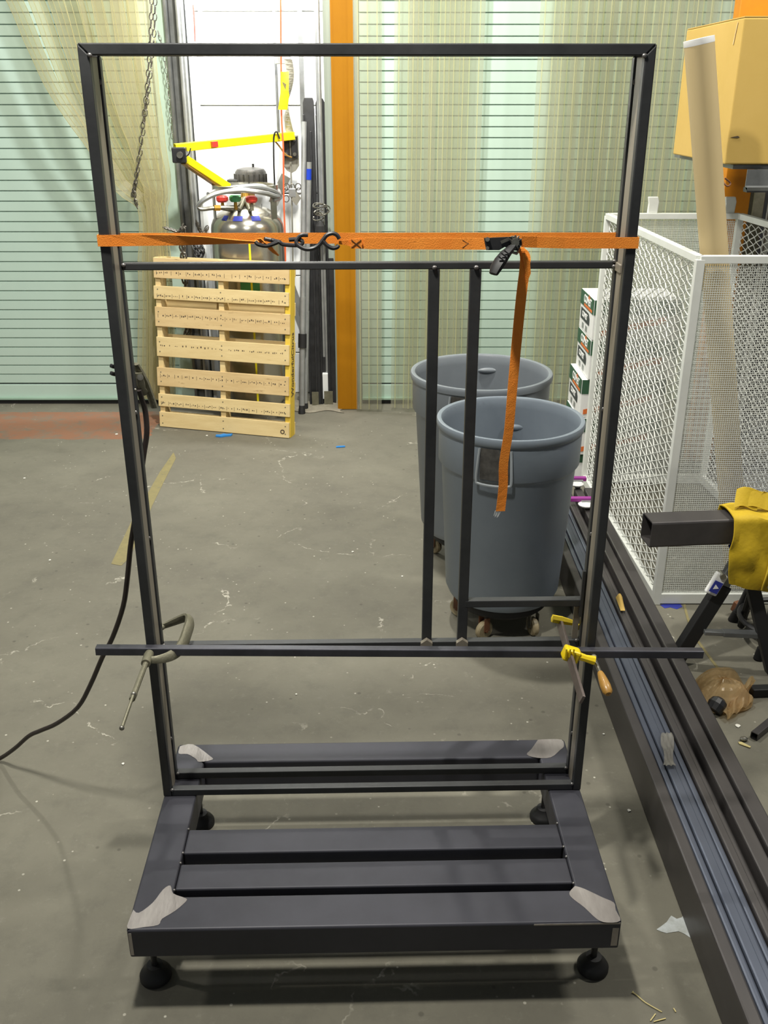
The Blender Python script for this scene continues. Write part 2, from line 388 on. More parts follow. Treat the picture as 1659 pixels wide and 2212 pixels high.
    K(noise(40, 6).outputs['Fac'], bp.inputs['Height']); K(bp.outputs[0], b.inputs['Normal'])
    return m
M_floor = concrete()

# ================================================================== the setting
structure(MB().box(-6, 6, -1.5, 8.6, -.12, 0), 'floor', M_floor)
# white sectional dock door (door_3) seen in the bright bay
DY = 7.30
d3 = thing('door_3', None, None, (-.85, DY, 0)); d3['kind'] = 'structure'
zs = [0.0]; 
zz = P(480, 418, Y=DY).z; step = P(480, 228, Y=DY).z-zz
k0 = zz-step*math.floor(zz/step); edges = [0]+[k0+step*i for i in range(0, 8) if k0+step*i > .12]
for a, b in zip(edges[:-1], edges[1:]):
    MB().box(-1.75, -.25, DY, DY+.05, a+.004, b-.004).build('door_panel', M_panel, d3, bevel=.004)
    MB().box(-1.75, -.25, DY+.02, DY+.045, b-.012, b+.008).build('panel_joint', M_greyst, d3)
# upright channels and brace on the dock door
MB().box(-.585, -.555, DY-.06, DY-.002, 0, 3.3).build('door_track', M_darkg, d3)
MB().rtube((-.745, DY-.045, 1.9), (-.745, DY-.045, 3.3), .018, .03, .003, .002, up=(0, 1, 0)).build('lift_rod', M_darkg, d3)
MB().beam(P(618, 585, Y=7.22), P(668, 720, Y=7.22), .05, .012, up=(0, 1, 0)).build('door_brace', M_galv, d3)
MB().beam(P(590, 440, Y=7.25), P(618, 380, Y=7.25), .07, .01, up=(0, 1, 0)).build('door_brace', M_greyst, d3)
# back wall pieces round the openings
structure(MB().box(-6, -4.6, 7.06, 7.30, 0, 3.5), 'wall_back', M_wallm)
structure(MB().box(-.405, -.17, 7.06, 7.30, 0, 3.5), 'wall_back', M_wallm)
structure(MB().box(2.6, 6, 7.06, 7.30, 0, 3.5), 'wall_back', M_wallm)
structure(MB().box(-4.6, 2.6, 7.06, 7.30, 3.3, 3.6), 'wall_back', M_wallm)
# mint roll-up doors, one slat at a time
def slat_mesh(w):
    p = .0694
    prof = [(.010, -.001), (-.003, 0), (-.006, .003), (-.006, p-.006), (.006, p-.0045), (.012, p-.001)]
    return MB().prism(prof, (0, 0, 0), (0, 1, 0), (0, 0, 1), (w, 0, 0))
def roll_door(n, x0, x1, y, z0, handles=()):
    root = thing('door_%d' % n, None, None, (x0, y, 0)); root['kind'] = 'structure'
    first = None
    for i in range(int((3.35-z0)/0.0694)):
        if first is None: o = first = slat_mesh(x1-x0).build('slat', M_mint, root, local=True); 
        else:
            o = first.copy(); COL.objects.link(o); o.parent = root
        o.location = (0, 0, z0+i*0.0694)
    MB().box(x0, x1, y-.012, y+.02, .035, z0-.012).build('bottom_bar', M_mint, root, bevel=.003)
    MB().box(x0, x1, y-.04, y-.012, .035, .052).build('bottom_lip', M_mintd, root, bevel=.002)
    MB().box(x0, x1, y-.02, y+.015, .004, .032).build('rubber_seal', M_black, root)
    for hx in handles: MB().lathe([(.001, 0), (.016, .002), (.016, .01), (.008, .02), (.001, .022)], (hx, y-.012, .1), 10, (0, -1, 0)).build('bolt', M_iron, root)
    return root
roll_door(1, -4.5, -1.50, 7.03, .159, (-2.78, -2.35, -1.9))
roll_door(2, -.165, 2.6, 7.03, .159)
# guides of the left door and jamb of the bay
tr = structure(MB().box(-1.53, -1.425, 6.97, 7.06, 0, 3.4), 'trim_1', M_mint, bevel=.006)
structure(MB().box(-1.425, -1.405, 6.93, 7.08, 0, 3.4).box(-1.405, -1.36, 6.99, 7.08, 0, 3.4), 'trim_2', M_darkg, bevel=.004)
structure(MB().box(-1.352, -1.31, 6.95, 7.12, 0, 3.4).cyl((-1.335, 6.93, 0), (-1.335, 6.93, 3.3), .012), 'trim_3', M_galv, bevel=.004)
structure(MB().box(-1.30, -1.275, 7.02, 7.2, 0, 3.4), 'trim_4', M_panel, bevel=.003)
structure(MB().box(-.455, -.44, 7.0, 7.2, 0.25, 3.4).cyl((-.428, 6.99, .25), (-.428, 6.99, 3.4), .010), 'trim_5', M_galv)
structure(MB().box(-.47, -.42, 6.96, 7.02, .05, .25), 'trim_6', M_panel, bevel=.006)
# broken concrete patch at the foot of the bay
def rough(u, v):
    x = -.80+u*.50; y = 6.80+v*.28
    e = min(u, 1-u, v*1.2, (1-v)*1.2)
    return (x+.03*math.sin(9*v+3*u), y+.03*math.sin(11*u), .002+.02*min(1, e*5)*(.6+.4*math.sin(17*u)*math.cos(13*v)))
structure(MB().sheet(rough, 14, 8, .004), 'trim_7', M_masonry, smooth=True)
# joint filler line in the floor at the right
pts = [P(x, y, Z=.001) for x, y in ((1478, 1306), (1490, 1350), (1502, 1376), (1522, 1405), (1545, 1436), (1562, 1458))]
structure(MB().ribbon(catmull(pts, 3), Vector((.006, .002, 0)), .002, (0, 0, 1)), 'trim_8', M_tape)

# ------------------------------------------------------------------ orange PVC post strip and clear strip curtains
def strip_prof(wd, ribs=5, t=.003):
    top = [(-wd/2, t)]; 
    for i in range(ribs):
        x = -wd/2+wd*(i+.5)/ribs; top += [(x-.004, t), (x-.0025, t+.003), (x+.0025, t+.003), (x+.004, t)]
    top.append((wd/2, t)); return [(-wd/2, 0)]+top+[(wd/2, 0)]
def vstrip(x, y, wd, z0, z1, ribs=5, lean=0):
    mb = MB(); pr = strip_prof(wd, ribs)
    # prism with rib faces on the second material
    n = len(pr); rg = []
    zl = [z0, z0+.35*(z1-z0), z0+.7*(z1-z0), z1]; dxs = [lean, lean*.45, lean*.15, 0]
    for z, dx in zip(zl, dxs): rg.append([Vector((x+a+dx, y-b, z)) for a, b in pr])
    for j in range(3):
        for k in range(n):
            l = (k+1) % n; rib = (k >= 1 and k < n-2 and (k-1) % 4 in (1, 2, 3)) or k in (0, n-2)
            mb.mi = 1 if rib and (k-1) % 4 != 0 else 0
            if k == n-1: mb.mi = 0
            mb.add([rg[j][k], rg[j][l], rg[j+1][l], rg[j+1][k]], [(0, 1, 2, 3)])
    return mb
so = thing('orange_door_strip', 'opaque orange plastic strip hanging full height beside the white dock door', 'door strip', (-.29, 6.86, 0))
MB().box(-.345, -.198, 6.855, 6.861, .005, 3.25).build('strip', M_orange, so, bevel=.001)
for xx in (-.33, -.24): MB().box(xx-.002, xx+.002, 6.852, 6.855, .006, 3.25).build('rib', M_orange, so)
MB().box(-.43, -.17, 6.862, 6.89, 3.2, 3.27).build('hanging_clip', M_galv, so)
cu = thing('strip_curtain', 'aged clear ribbed plastic strips hanging straight before the right green roll-up door', 'strip curtain', (1.0, 6.85, 0))
rnd = random.Random(3)
xs = [(-.105, 0), (.16, 1), (.25, 0), (.36, 1), (.45, 0), (.55, 1)]+[(1.08+.105*i, i % 2) for i in range(11)]
for x, k in xs:
    vstrip(x, 6.79+.03*k+rnd.uniform(-.004, .004), .185, .015+rnd.uniform(0, .02), 3.2, 3, rnd.uniform(-.02, .02)).build('strip', [M_pvc, M_pvcr], cu)
MB().box(-.25, 2.3, 6.83, 6.87, 3.19, 3.25).build('hanging_rail', M_galv, cu)
# left curtain: swept aside and tied, then hanging to the floor
cl = thing('strip_curtain', 'aged clear plastic strips bunched sideways before the left green roll-up door', 'strip curtain', (-1.6, 6.75, 0))
LC = [(-70, -130), (10, 0), (60, 110), (106, 200), (177, 299), (253, 400), (300, 446), (303, 560), (304, 700), (300, 862)]
RC = [(318, -130), (322, 0), (330, 110), (338, 200), (350, 299), (362, 400), (368, 446), (376, 560), (384, 700), (390, 862)]
NS = 8
for i in range(NS):
    s = (i+.35)/NS; s2 = s**.85; pts = []; wv = []; nv = []
    yb = 6.62+.018*((i*5) % NS)
    for j, ((lx, ly), (rx, ry)) in enumerate(zip(LC, RC)):
        sg = s2 if j < 6 else .12+.76*((i*2) % NS)/NS*.5+.38*s
        if j < 6: f = j/6; sg = s2*(1-f*.3)+f*.3*s
        x = lx+(rx-lx)*sg; y = ly+(ry-ly)*sg
        p = P(x, y, Y=yb); pts.append(p)
        wv.append([.10, .098, .09, .085, .075, .065, .05, .06, .07, .075][j])
    pts = catmull(pts, 4); m = len(pts); W = []; Nn = []
    for q in range(m):
        d = (pts[min(q+1, m-1)]-pts[max(q-1, 0)]).normalized(); a = d.cross(Vector((0, 1, 0))).normalized()
        t = q/(m-1); wd = wv[min(int(t*(len(wv)-1)), len(wv)-1)]*((.5 if t < .5 else .8) if i < 3 else (.75 if i < 5 else 1))
        ang = .5*math.sin(i*1.7)+t*.6*math.cos(i*2.3)
        a2 = a*math.cos(ang)+Vector((0, 1, 0))*math.sin(ang)
        W.append(a2*wd); Nn.append(d.cross(a2))
    o = MB().ribbon(pts, W, .003, Nn).build('strip', M_pvcl, cl, smooth=False)
    rb = MB()
    for off in (-.96, -.35, .3, .96):
        rb.tube([p+a*off-n.normalized()*.002 for p, a, n in zip(pts, W, Nn)], .0020, 4)
    rb.build('rib', M_pvcr, o)
MB().box(-3.0, -1.35, 6.73, 6.78, 3.19, 3.25).build('hanging_rail', M_galv, cl)

# ------------------------------------------------------------------ chains
def chain(pts, pitch, r, wire):
    mb = MB(); acc = 0; k = 0; pts = [Vector(p) for p in pts]
    for a, b in zip(pts[:-1], pts[1:]):
        Ls = (b-a).length; n = max(int(Ls/pitch), 1); d = (b-a).normalized()
        _, s, u = basis(d, (0, 1, 0))
        for i in range(n):
            c = a+(b-a)*((i+.5)/n); e = s if k % 2 else u; k += 1
            lo = [c+d*(pitch*.68)*math.cos(t)+e*r*math.sin(t) for t in [2*math.pi*q/8 for q in range(8)]]
            mb.tube(lo, wire, 4, closed=True)
    return mb
def chainthing(pp, Y, label, pitch=.03, r=.010, w=.003, kind=None):
    p = catmull([P(x, y, Y=Y) for x, y in pp], 4)
    return single(chain(p, pitch, r, w), 'chain', M_chain, label, 'chain', p[-1], 'loose chains by the dock door' if kind is None else kind)
chainthing([(328, -60), (326, 60), (318, 180), (306, 290), (296, 370), (290, 415), (296, 446)], 6.58, 'near strand of the hoist chain hanging in front of the bunched plastic strips', .034, .011, .0034, 'hoist chain strands')
chainthing([(336, -60), (334, 60), (326, 150), (314, 250), (302, 340), (292, 400), (287, 420)], 6.60, 'far strand of the hoist chain hanging in front of the bunched plastic strips', .034, .011, .0034, 'hoist chain strands')
chainthing([(342, 70), (352, 110), (360, 160), (366, 230), (372, 300)], 6.9, 'thin chain hanging against the green door right of the hoist chain', .03, .009, .0022, 'hoist chain strands')
chainthing([(395, 492), (393, 520), (397, 560), (400, 610), (404, 660), (408, 705), (404, 720)], 6.62, 'dark knotted chain hanging beside the jamb behind the pallet', .05, .02, .006)
chainthing([(356, 492), (370, 496), (384, 500), (398, 492)], 6.62, 'short chain running sideways from the bunched plastic strips', .03, .009, .003)
chainthing([(425, 480), (432, 497), (440, 505), (447, 492)], 6.62, 'small bright chain end left of the gas cylinder shoulder', .03, .011, .004)
kn = MB()
for i in range(9):
    c = P(428+6*math.sin(i*2.1), 525+i*7, Y=6.66); lo = [c+Vector((.026*math.cos(t+i), .02*math.sin(t*1.0), .034*math.sin(t))) for t in [2*math.pi*q/10 for q in range(10)]]
    kn.tube(lo, .007, 5, closed=True)
single(kn, 'chain', M_blackp, 'clump of heavy dark chain bunched beside the gas cylinder', 'chain', P(428, 590, Y=6.66), 'loose chains by the dock door')

# ------------------------------------------------------------------ jib arm on the dock door side
ja = thing('yellow_jib', 'bright yellow folding arm with black hinges in front of the white dock door', 'folding arm', P(627, 318, Y=6.98))
aY = 6.9
a0, a1 = P(378, 320, Y=6.55), P(634, 293, Y=6.96)
MB().rtube(a0, a1, .045, .052, .005, .003).build('upper_arm', M_yarm, ja, smooth=False)
MB().beam(P(456, 312, Y=6.64), P(468, 311, Y=6.66), .05, .034).build('red_sticker', M_red, ja)
b0, b1 = P(397, 342, Y=6.55), P(492, 404, Y=6.88)
MB().rtube(b0, b1, .042, .05, .005, .003).build('lower_arm', M_yarm, ja)
MB().beam(b0+Vector((-.005, 0, -.03)), b1+Vector((-.02, 0, -.03)), .04, .012).build('arm_edge', M_hwood, ja)
h = P(388, 334, Y=6.54)
hb = MB().box(h.x-.045, h.x+.045, h.y-.03, h.y+.04, h.z-.05, h.z+.045).build('hinge_bracket', M_blackp, ja, bevel=.008)
MB().cyl((h.x+.01, h.y-.05, h.z), (h.x+.01, h.y-.02, h.z), .02).build('hinge_bolt', M_zinc, hb)
h = P(627, 318, Y=6.98)
gp = MB().prism([(-.055, .075), (.055, .075), (.055, -.12), (.03, -.155), (0, -.17), (-.03, -.155), (-.055, -.12)], (h.x, h.y+.03, h.z), (1, 0, 0), (0, 0, 1), (0, .008, 0)).build('mount_plate', M_greyst, ja)
br = MB().box(h.x-.05, h.x-.008, h.y-.01, h.y+.03, h.z-.07, h.z+.07).box(h.x+.008, h.x+.05, h.y-.01, h.y+.03, h.z-.07, h.z+.07).build('hinge_leaf', M_blackp, ja, bevel=.004)
MB().cyl((h.x, h.y, h.z-.06), (h.x, h.y, h.z+.07), .007).build('hinge_pin', M_zinc, ja)
for dx in (-.03, .03):
    for dz in (-.045, .05): MB().cyl((h.x+dx, h.y-.02, h.z+dz), (h.x+dx, h.y-.01, h.z+dz), .012).build('bolt', M_zinc, br)
MB().tube(catmull([P(594, 305, Y=6.92), P(605, 318, Y=6.92), P(617, 334, Y=6.93), P(630, 340, Y=6.95)], 4), .006, 6).build('yellow_hose', M_hwood, ja)
cb = catmull([P(412, 320, Y=6.5), P(408, 333, Y=6.5), P(402, 338, Y=6.5)], 4)
MB().tube(cb, .004, 5).build('arm_wire', M_black, ja)
single(MB().tube(catmull([P(604, 300, Y=6.86), P(598, 285, Y=6.86), P(592, 292, Y=6.86), P(591, 320, Y=6.86), P(592, 370, Y=6.86), P(594, 412, Y=6.86)], 5), .006, 6),
       'cable', M_black, 'thin black cable looped over the yellow arm and hanging down behind the cylinder', 'cable', P(594, 412, Y=6.86))
single(MB().tube(catmull([P(606, -20, Y=6.9), P(607, 130, Y=6.9), P(608, 250, Y=6.88), P(612, 320, Y=6.86), P(613, 430, Y=6.86), P(616, 520, Y=6.86), P(617, 600, Y=6.86)], 5), .0065, 6),
       'orange_cord', M_ocord, 'thin orange cord hanging straight down in front of the white dock door', 'cord', P(617, 600, Y=6.86))
single(MB().tube(catmull([P(417, 10, Y=7.15), P(420, 50, Y=7.15), P(421, 90, Y=7.15)], 4), .006, 6), 'red_cord', M_red, 'short red cord hanging at the top left of the white dock door', 'cord', P(421, 90, Y=7.15))
single(MB().ribbon(catmull([P(434, -20, Y=7.2), P(432, 40, Y=7.2), P(433, 110, Y=7.2), P(438, 150, Y=7.2), P(440, 182, Y=7.2)], 4), Vector((.014, 0, 0)), .004, (0, 1, 0)), 'grey_strap', M_greyst, 'short grey strap dangling at the left of the white dock door', 'strap', P(440, 182, Y=7.2))
yt = thing('caution_tag', 'folded yellow tag hanging on the orange cord', 'tag', P(609, 160, Y=6.84))
def tg(u, v):
    a = P(608+(-2+14*v)*(1 if u < .5 else 1), 0, Y=6.84)
    y = 155+u*82; x = 607+v*(17 if u < .6 else 20)+(-7*max(0, u-.45)*1.6)
    return P(x, y, Y=6.84-.03*math.sin(3*u)*v)
MB().sheet(tg, 8, 4, .002).build('tag_sheet', M_ytag, yt)
MB().prism([(0, 0), (14, -8), (9, -22)], P(609, 176, Y=6.82), Vector((.0031, 0, 0)), Vector((0, 0, .0031)), (0, .003, 0)).build('folded_corner', M_tape, yt)
def gs(u, v):
    y = 128+u*165; tw = 3.0*u
    cx = 622+8*math.sin(2.2*u*3)*.6+4*u
    return P(cx, y, Y=6.94)+Vector((math.cos(tw), .6*math.sin(tw), 0))*(v-.5)*.055
single(MB().sheet(gs, 16, 1, .002), 'twisted_strap', M_greyst, 'wide grey strap hanging twisted from a bracket above the yellow arm', 'strap', P(626, 290, Y=6.94))
single(MB().box(-.055, .05, -.02, .02, -.025, .03), 'latch_bracket', M_galv, 'small metal latch bracket on the dock door above the twisted strap', 'bracket', None, bevel=.004).location = P(612, 130, Y=7.18)
# padlock with chain and tag
pk = thing('padlock', 'steel padlock with chain and grey tag hanging on the dock door below the yellow arm', 'padlock', P(631, 412, Y=6.98))
c = P(630, 410, Y=6.98)
MB().box(c.x-.02, c.x+.03, c.y-.012, c.y+.012, c.z-.05, c.z+.01).build('lock_body', M_galv, pk, bevel=.005)
MB().tube([c+Vector((.005+.018*math.cos(t), 0, .01+.03*math.sin(t))) for t in [math.pi*q/8 for q in range(9)]], .004, 6).build('shackle', M_zinc, pk)
for dx, dz in ((-.035, .02), (.045, .02), (.05, -.01), (-.04, -.06)):
    MB().tube([c+Vector((dx+.02*math.cos(t), .004, dz+.022*math.sin(t))) for t in [2*math.pi*q/10 for q in range(10)]], .0035, 5, closed=True).build('ring', M_chain, pk)
MB().prism([(0, .045), (.035, 0), (0, -.05), (-.035, -.01)], (c.x+.03, c.y-.01, c.z-.055), (1, 0, 0), (0, 0, 1), (0, .003, 0)).build('tag_plate', M_greyst, pk)
chain([P(601, 430, Y=6.95), P(612, 415, Y=6.95), P(622, 402, Y=6.97)], .03, .010, .0035).build('lock_chain', M_chain, pk)
MB().tube([P(628, 350, Y=7.0), P(630, 420, Y=7.0), P(632, 520, Y=7.0), P(633, 600, Y=7.0)], .006, 6).build('hanging_wire', M_greyst, pk)

# ------------------------------------------------------------------ leaning black ramps, silver poles, wire coil
def ramp_board(px0, px1, pyt, pyb, Y0, Y1, label, taper=.25):
    bl, brr = P(px0, pyb, Y=Y0), P(px1, pyb, Y=Y0); bl.z = brr.z = .01
    tl = P(px0+(-18), pyt, Y=Y1); w_ = brr.x-bl.x; h = tl.z
    t = thing('dock_ramp', label, 'ramp', (bl.x+w_/2, Y0, 0), 0, 'black ramps leaning by the dock door')
    lean = (Y1-Y0)/h; up = Vector((0, lean, 1))
    poly = [(0, 0), (w_, 0), (w_, h*.55), (w_*(1-taper*.4), h*.88), (w_*(1-taper*.7), h*.965), (w_*(1-taper), h*.99), (w_*(.9-taper), h), (w_*.12, h), (0, h*.985)]
    o = Vector((bl.x, Y0, .01)); Ln = up.normalized()
    MB().prism(poly, o, (1, 0, 0), Ln, (0, .018, 0)).build('ramp_plate', M_blackp, t, bevel=.003)
    MB().obox(o+Vector((0, -.03, .0)), (.012, 0, 0), (0, .03, 0), Ln*h*.95).build('side_rail', M_blackp, t, bevel=.002)
    MB().obox(o+Vector((w_*.55, -.03, .0)), (.012, 0, 0), (0, .03, 0), Ln*h*.9).build('side_rail', M_blackp, t, bevel=.002)
    MB().box(o.x+w_*.2, o.x+w_*.8, Y0-.04, Y0-.03, .0, .12).build('lip_plate', M_iron, t)
    return t
ramp_board(670, 694, 212, 862, 6.95, 7.12, 'narrow black steel ramp leaning upright beside the silver poles', .1)
ramp_board(695, 726, 213, 866, 6.97, 7.15, 'wider black steel ramp with a tapered top leaning next to the orange strip', .45)
def silver_pole(p0, p1, r, label, collar=None):
    t = thing('silver_pole', label, 'pole', p0, 0, 'silver poles leaning by the ramps')
    d = (p1-p0)
    MB().cyl(p0+d*.02, p0+d*.42, r*1.15).build('lower_tube', M_galv, t, smooth=True)
    MB().cyl(p0+d*.42, p1, r).build('upper_tube', M_galv, t, smooth=True)
    if collar: MB().cyl(p0+d*.24, p0+d*.29, r*1.7).build('collar', M_black, t, smooth=True)
    MB().cyl(p0, p0+d*.03, r*1.5, r*1.2).build('foot_tip', M_black, t, smooth=True)
    return t
q = P(652, 893, Z=.0); q2 = P(657, 263, Y=7.02)
silver_pole(q, q2, .018, 'taller silver pole with a black collar leaning against the ramps', True)
q = P(659, 885, Z=.0); q2 = P(668, 350, Y=6.96)
t = silver_pole(q, q2, .017, 'shorter silver pole with a blue sticker near its top')
MB().lathe([(.0178, -.001), (.0178, .07)], P(667, 388, Y=6.95), 12, (q2-q), caps=False).build('blue_sticker', M_blueb, t)
wc = thing('wire_coil', 'loose coil of silver wire hung on the black ramp', 'wire', P(690, 470, Y=6.92))
for i, (cx, cy, rr) in enumerate(((690, 448, .045), (694, 462, .05), (688, 472, .04), (696, 455, .055))):
    c = P(cx, cy, Y=6.9+.006*i); a0 = i*1.3
    MB().tube([c+Vector((rr*math.cos(t+a0), .015*math.sin(3*t), rr*.5*math.sin(t+a0)+.012*t/3)) for t in [5.6*q_/14 for q_ in range(15)]], .0045, 5).build('loop', M_zinc, wc)
c = P(692, 500, Y=6.9)
MB().sphere(c, .05, 10, (.8, .5, 1.5)).build('black_wrap', M_black, wc)

# ------------------------------------------------------------------ liquid gas cylinder with pipework, motor behind
cx, cy = P(535, 500, Y=6.83).x, 6.83
gc = thing('gas_cylinder', 'large stainless steel liquid gas cylinder standing behind the wooden pallet', 'gas cylinder', (cx, cy, 0))
zt = P(535, 492, Y=cy-.2).z; rad = .25; zd = zt+.13
MB().lathe([(.001, .05), (.2, .05), (.235, .08), (rad, .13), (rad, zt-.03), (rad*.985, zt), (rad*.93, zt+.035), (rad*.8, zt+.07), (rad*.55, zt+.105), (rad*.25, zt+.125), (.001, zt+.13)], (cx, cy, 0), 40).build('tank_body', M_ssteel, gc, smooth=True)
MB().lathe([(.23, 0), (.25, 0), (.25, .05), (.23, .05)], (cx, cy, 0), 32, closed=True).build('foot_ring', M_ssteel, gc, smooth=True)
MB().lathe([(.001, 0), (.05, 0), (.05, .05), (.035, .06), (.03, .09), (.001, .09)], (cx, cy, zd-.01), 18).build('neck', M_brass, gc, smooth=True)
for a in (200, 335, 90):
    c = Vector((cx+.215*math.cos(R(a)), cy+.215*math.sin(R(a)), 0)); tn = Vector((-math.sin(R(a)), math.cos(R(a)), 0))
    MB().obox(Vector((c.x, c.y, zt-.02))-tn*.035, tn*.07, Vector((math.cos(R(a)), math.sin(R(a)), 0))*.008, (0, 0, .26)).build('guard_post', M_ssteel, gc, bevel=.002)
MB().lathe([(.205, 0), (.225, 0), (.225, .03), (.205, .03)], (cx, cy, zt+.23), 36, closed=True).build('guard_ring', M_ssteel, gc, smooth=True)
for pxx, pyy, m_, nm in ((480, 430, M_red, 'red_valve_knob'), (508, 429, M_green, 'green_valve_knob'), (543, 431, M_red, 'red_valve_knob')):
    c = P(pxx, pyy, Y=cy-.19)
    k = MB().lathe([(.001, -.022), (.03, -.02), (.04, -.008), (.04, .012), (.028, .022), (.001, .024)], c, 10).build(nm, m_, gc, smooth=False)
    MB().cyl(c+Vector((0, .0, -.07)), c+Vector((0, 0, -.02)), .014, .010).build('valve_stem', M_brass if pxx < 540 else M_iron, k)
    MB().tube([c+Vector((0, 0, -.06)), c+Vector(((cx-c.x)*.4, .06, -.08)), Vector((cx, cy-.02, zd+.05))], .013, 8).build('valve_pipe', M_iron, k)
c = P(547, 454, Y=cy-.2)
MB().lathe([(.014, 0), (.034, 0), (.034, .03), (.014, .03)], c+Vector((0, .03, 0)), 8, (0, -1, 0), closed=True).build('yellow_valve_cap', M_yel, gc)
c = P(565, 447, Y=cy-.22)
g = MB().lathe([(.001, 0), (.036, 0), (.036, .02), (.032, .024), (.001, .024)], c+Vector((0, .024, 0)), 20, (0, -1, 0)).build('pressure_gauge', M_zinc, gc, smooth=True)
MB().lathe([(.001, .0245), (.030, .0245), (.030, .026), (.001, .026)], c+Vector((0, .024, 0)), 20, (0, -1, 0)).build('gauge_face', M_wcap, g)
MB().beam(c+Vector((0, -.004, -.012)), c+Vector((.003, -.004, .02)), .003, .003).build('gauge_needle', M_black, g)
hose = catmull([P(427, 446, Y=cy-.3), P(440, 432, Y=cy-.32), P(470, 418, Y=cy-.3), P(520, 411, Y=cy-.28), P(570, 417, Y=cy-.2), P(600, 424, Y=cy-.05), P(598, 410, Y=cy+.12), P(560, 402, Y=cy+.18), P(510, 405, Y=cy+.1), P(470, 412, Y=cy-.1), P(450, 420, Y=cy-.2)], 6)
MB().tube(hose, .016, 8).build('braided_hose', M_galv, gc, smooth=True)
hose2 = catmull([P(500, 412, Y=cy-.27), P(540, 403, Y=cy-.22), P(585, 410, Y=cy-.12), P(606, 425, Y=cy), P(590, 432, Y=cy-.1)], 6)
MB().tube(hose2, .015, 8).build('braided_hose', M_galv, gc, smooth=True)
MB().tube(catmull([P(428, 447, Y=cy-.3), P(436, 452, Y=cy-.3), P(465, 449, Y=cy-.26), P(505, 448, Y=cy-.22)], 5), .013, 8).build('outlet_pipe', M_zinc, gc, smooth=True)
MB().cyl(P(462, 449, Y=cy-.27), P(475, 449, Y=cy-.25), .020, n=6).build('pipe_nut', M_brass, gc)
def dome_label(a0, a1, z0, z1, nm):
    def f(u, v):
        a = R(a0+(a1-a0)*u); z = z0+(z1-z0)*v
        pr = [(rad, zt-.03), (rad*.985, zt), (rad*.93, zt+.035), (rad*.8, zt+.07), (rad*.55, zt+.105)]
        for (r0, q0), (r1, q1) in zip(pr[:-1], pr[1:]):
            if q0 <= z <= q1: r = r0+(r1-r0)*(z-q0)/(q1-q0); break
        else: r = rad
        r += .003; return (cx+r*math.cos(a), cy+r*math.sin(a), z)
    return MB().sheet(f, 5, 2, .001).build(nm, M_blue, gc)
for a0, a1 in ((229, 240), (253, 270), (286, 302)): dome_label(a0, a1, zt+.045, zt+.073, 'blue_label')
def side_label(a0, a1, z0, z1, m_, nm):
    MB().sheet(lambda u, v: (cx+(rad+.002)*math.cos(R(a0+(a1-a0)*u)), cy+(rad+.002)*math.sin(R(a0+(a1-a0)*u)), z0+(z1-z0)*v), 5, 1, .001).build(nm, m_, gc)
side_label(278, 281, .15, zt-.05, M_ytag, 'yellow_stripe'); side_label(262, 292, .92, .99, M_green, 'green_label')
mo = thing('motor', 'dark finned electric motor mounted high behind the gas cylinder hose', 'motor', P(542, 405, Y=7.2))
mc = P(542, 386, Y=7.15)
MB().lathe([(.001, -.09), (.10, -.09), (.11, -.07), (.11, .045), (.095, .065), (.05, .075), (.001, .078)], mc, 26).build('motor_body', M_motor, mo, smooth=True)
for i in range(9):
    a = R(190+i*20); MB().beam(mc+Vector((.112*math.cos(a), .112*math.sin(a), -.06)), mc+Vector((.112*math.cos(a), .112*math.sin(a), .035)), .006, .016, up=(math.cos(a), math.sin(a), 0)).build('cooling_fin', M_motor, mo)
MB().box(mc.x-.16, mc.x-.08, mc.y-.08, mc.y+.02, mc.z-.08, mc.z+.0).build('terminal_box', M_blackp, mo, bevel=.008)
MB().cyl(mc+Vector((.02, 0, .078)), mc+Vector((.02, 0, .10)), .008).build('lifting_eye', M_black, mo)
MB().beam(mc+Vector((0, .05, -.1)), Vector((mc.x, 7.29, mc.z-.1)), .12, .012).build('mount_bracket', M_darkg, mo)

# ------------------------------------------------------------------ wooden pallet leaning behind
BLp = Vector((-1.592, 6.45, 0)); BRp = Vector((-.648, 6.19, 0))
ud_ = (BRp-BLp).normalized(); PW = (BRp-BLp).length
nrm = Vector((-ud_.y, ud_.x, 0))              # away from camera
lean = .13; upv = (Vector((0, 0, 1.15))+nrm*lean).normalized(); dep = ud_.cross(upv).normalized()
if dep.y < 0: dep = -dep
pt = thing('wooden_pallet', 'wooden pallet standing on edge and leaning back in front of the gas cylinder', 'pallet', (BLp+BRp)/2)
def pz(px, py):                                # distance up the leaning face at left edge
    lo, hi = 0, 1.4
    for _ in range(40):
        m_ = (lo+hi)/2; p = BLp+upv*m_; zc = p.y*CC-(p.z-CH)*CS; yy = 1106-CF*(p.y*CS+(p.z-CH)*CC)/zc
        if yy > py: lo = m_
        else: hi = m_
    return lo
bands = [(556, 600), (617, 645.5), (662, 704.5), (727, 769), (793, 833), (850, 877), (889, 921)]
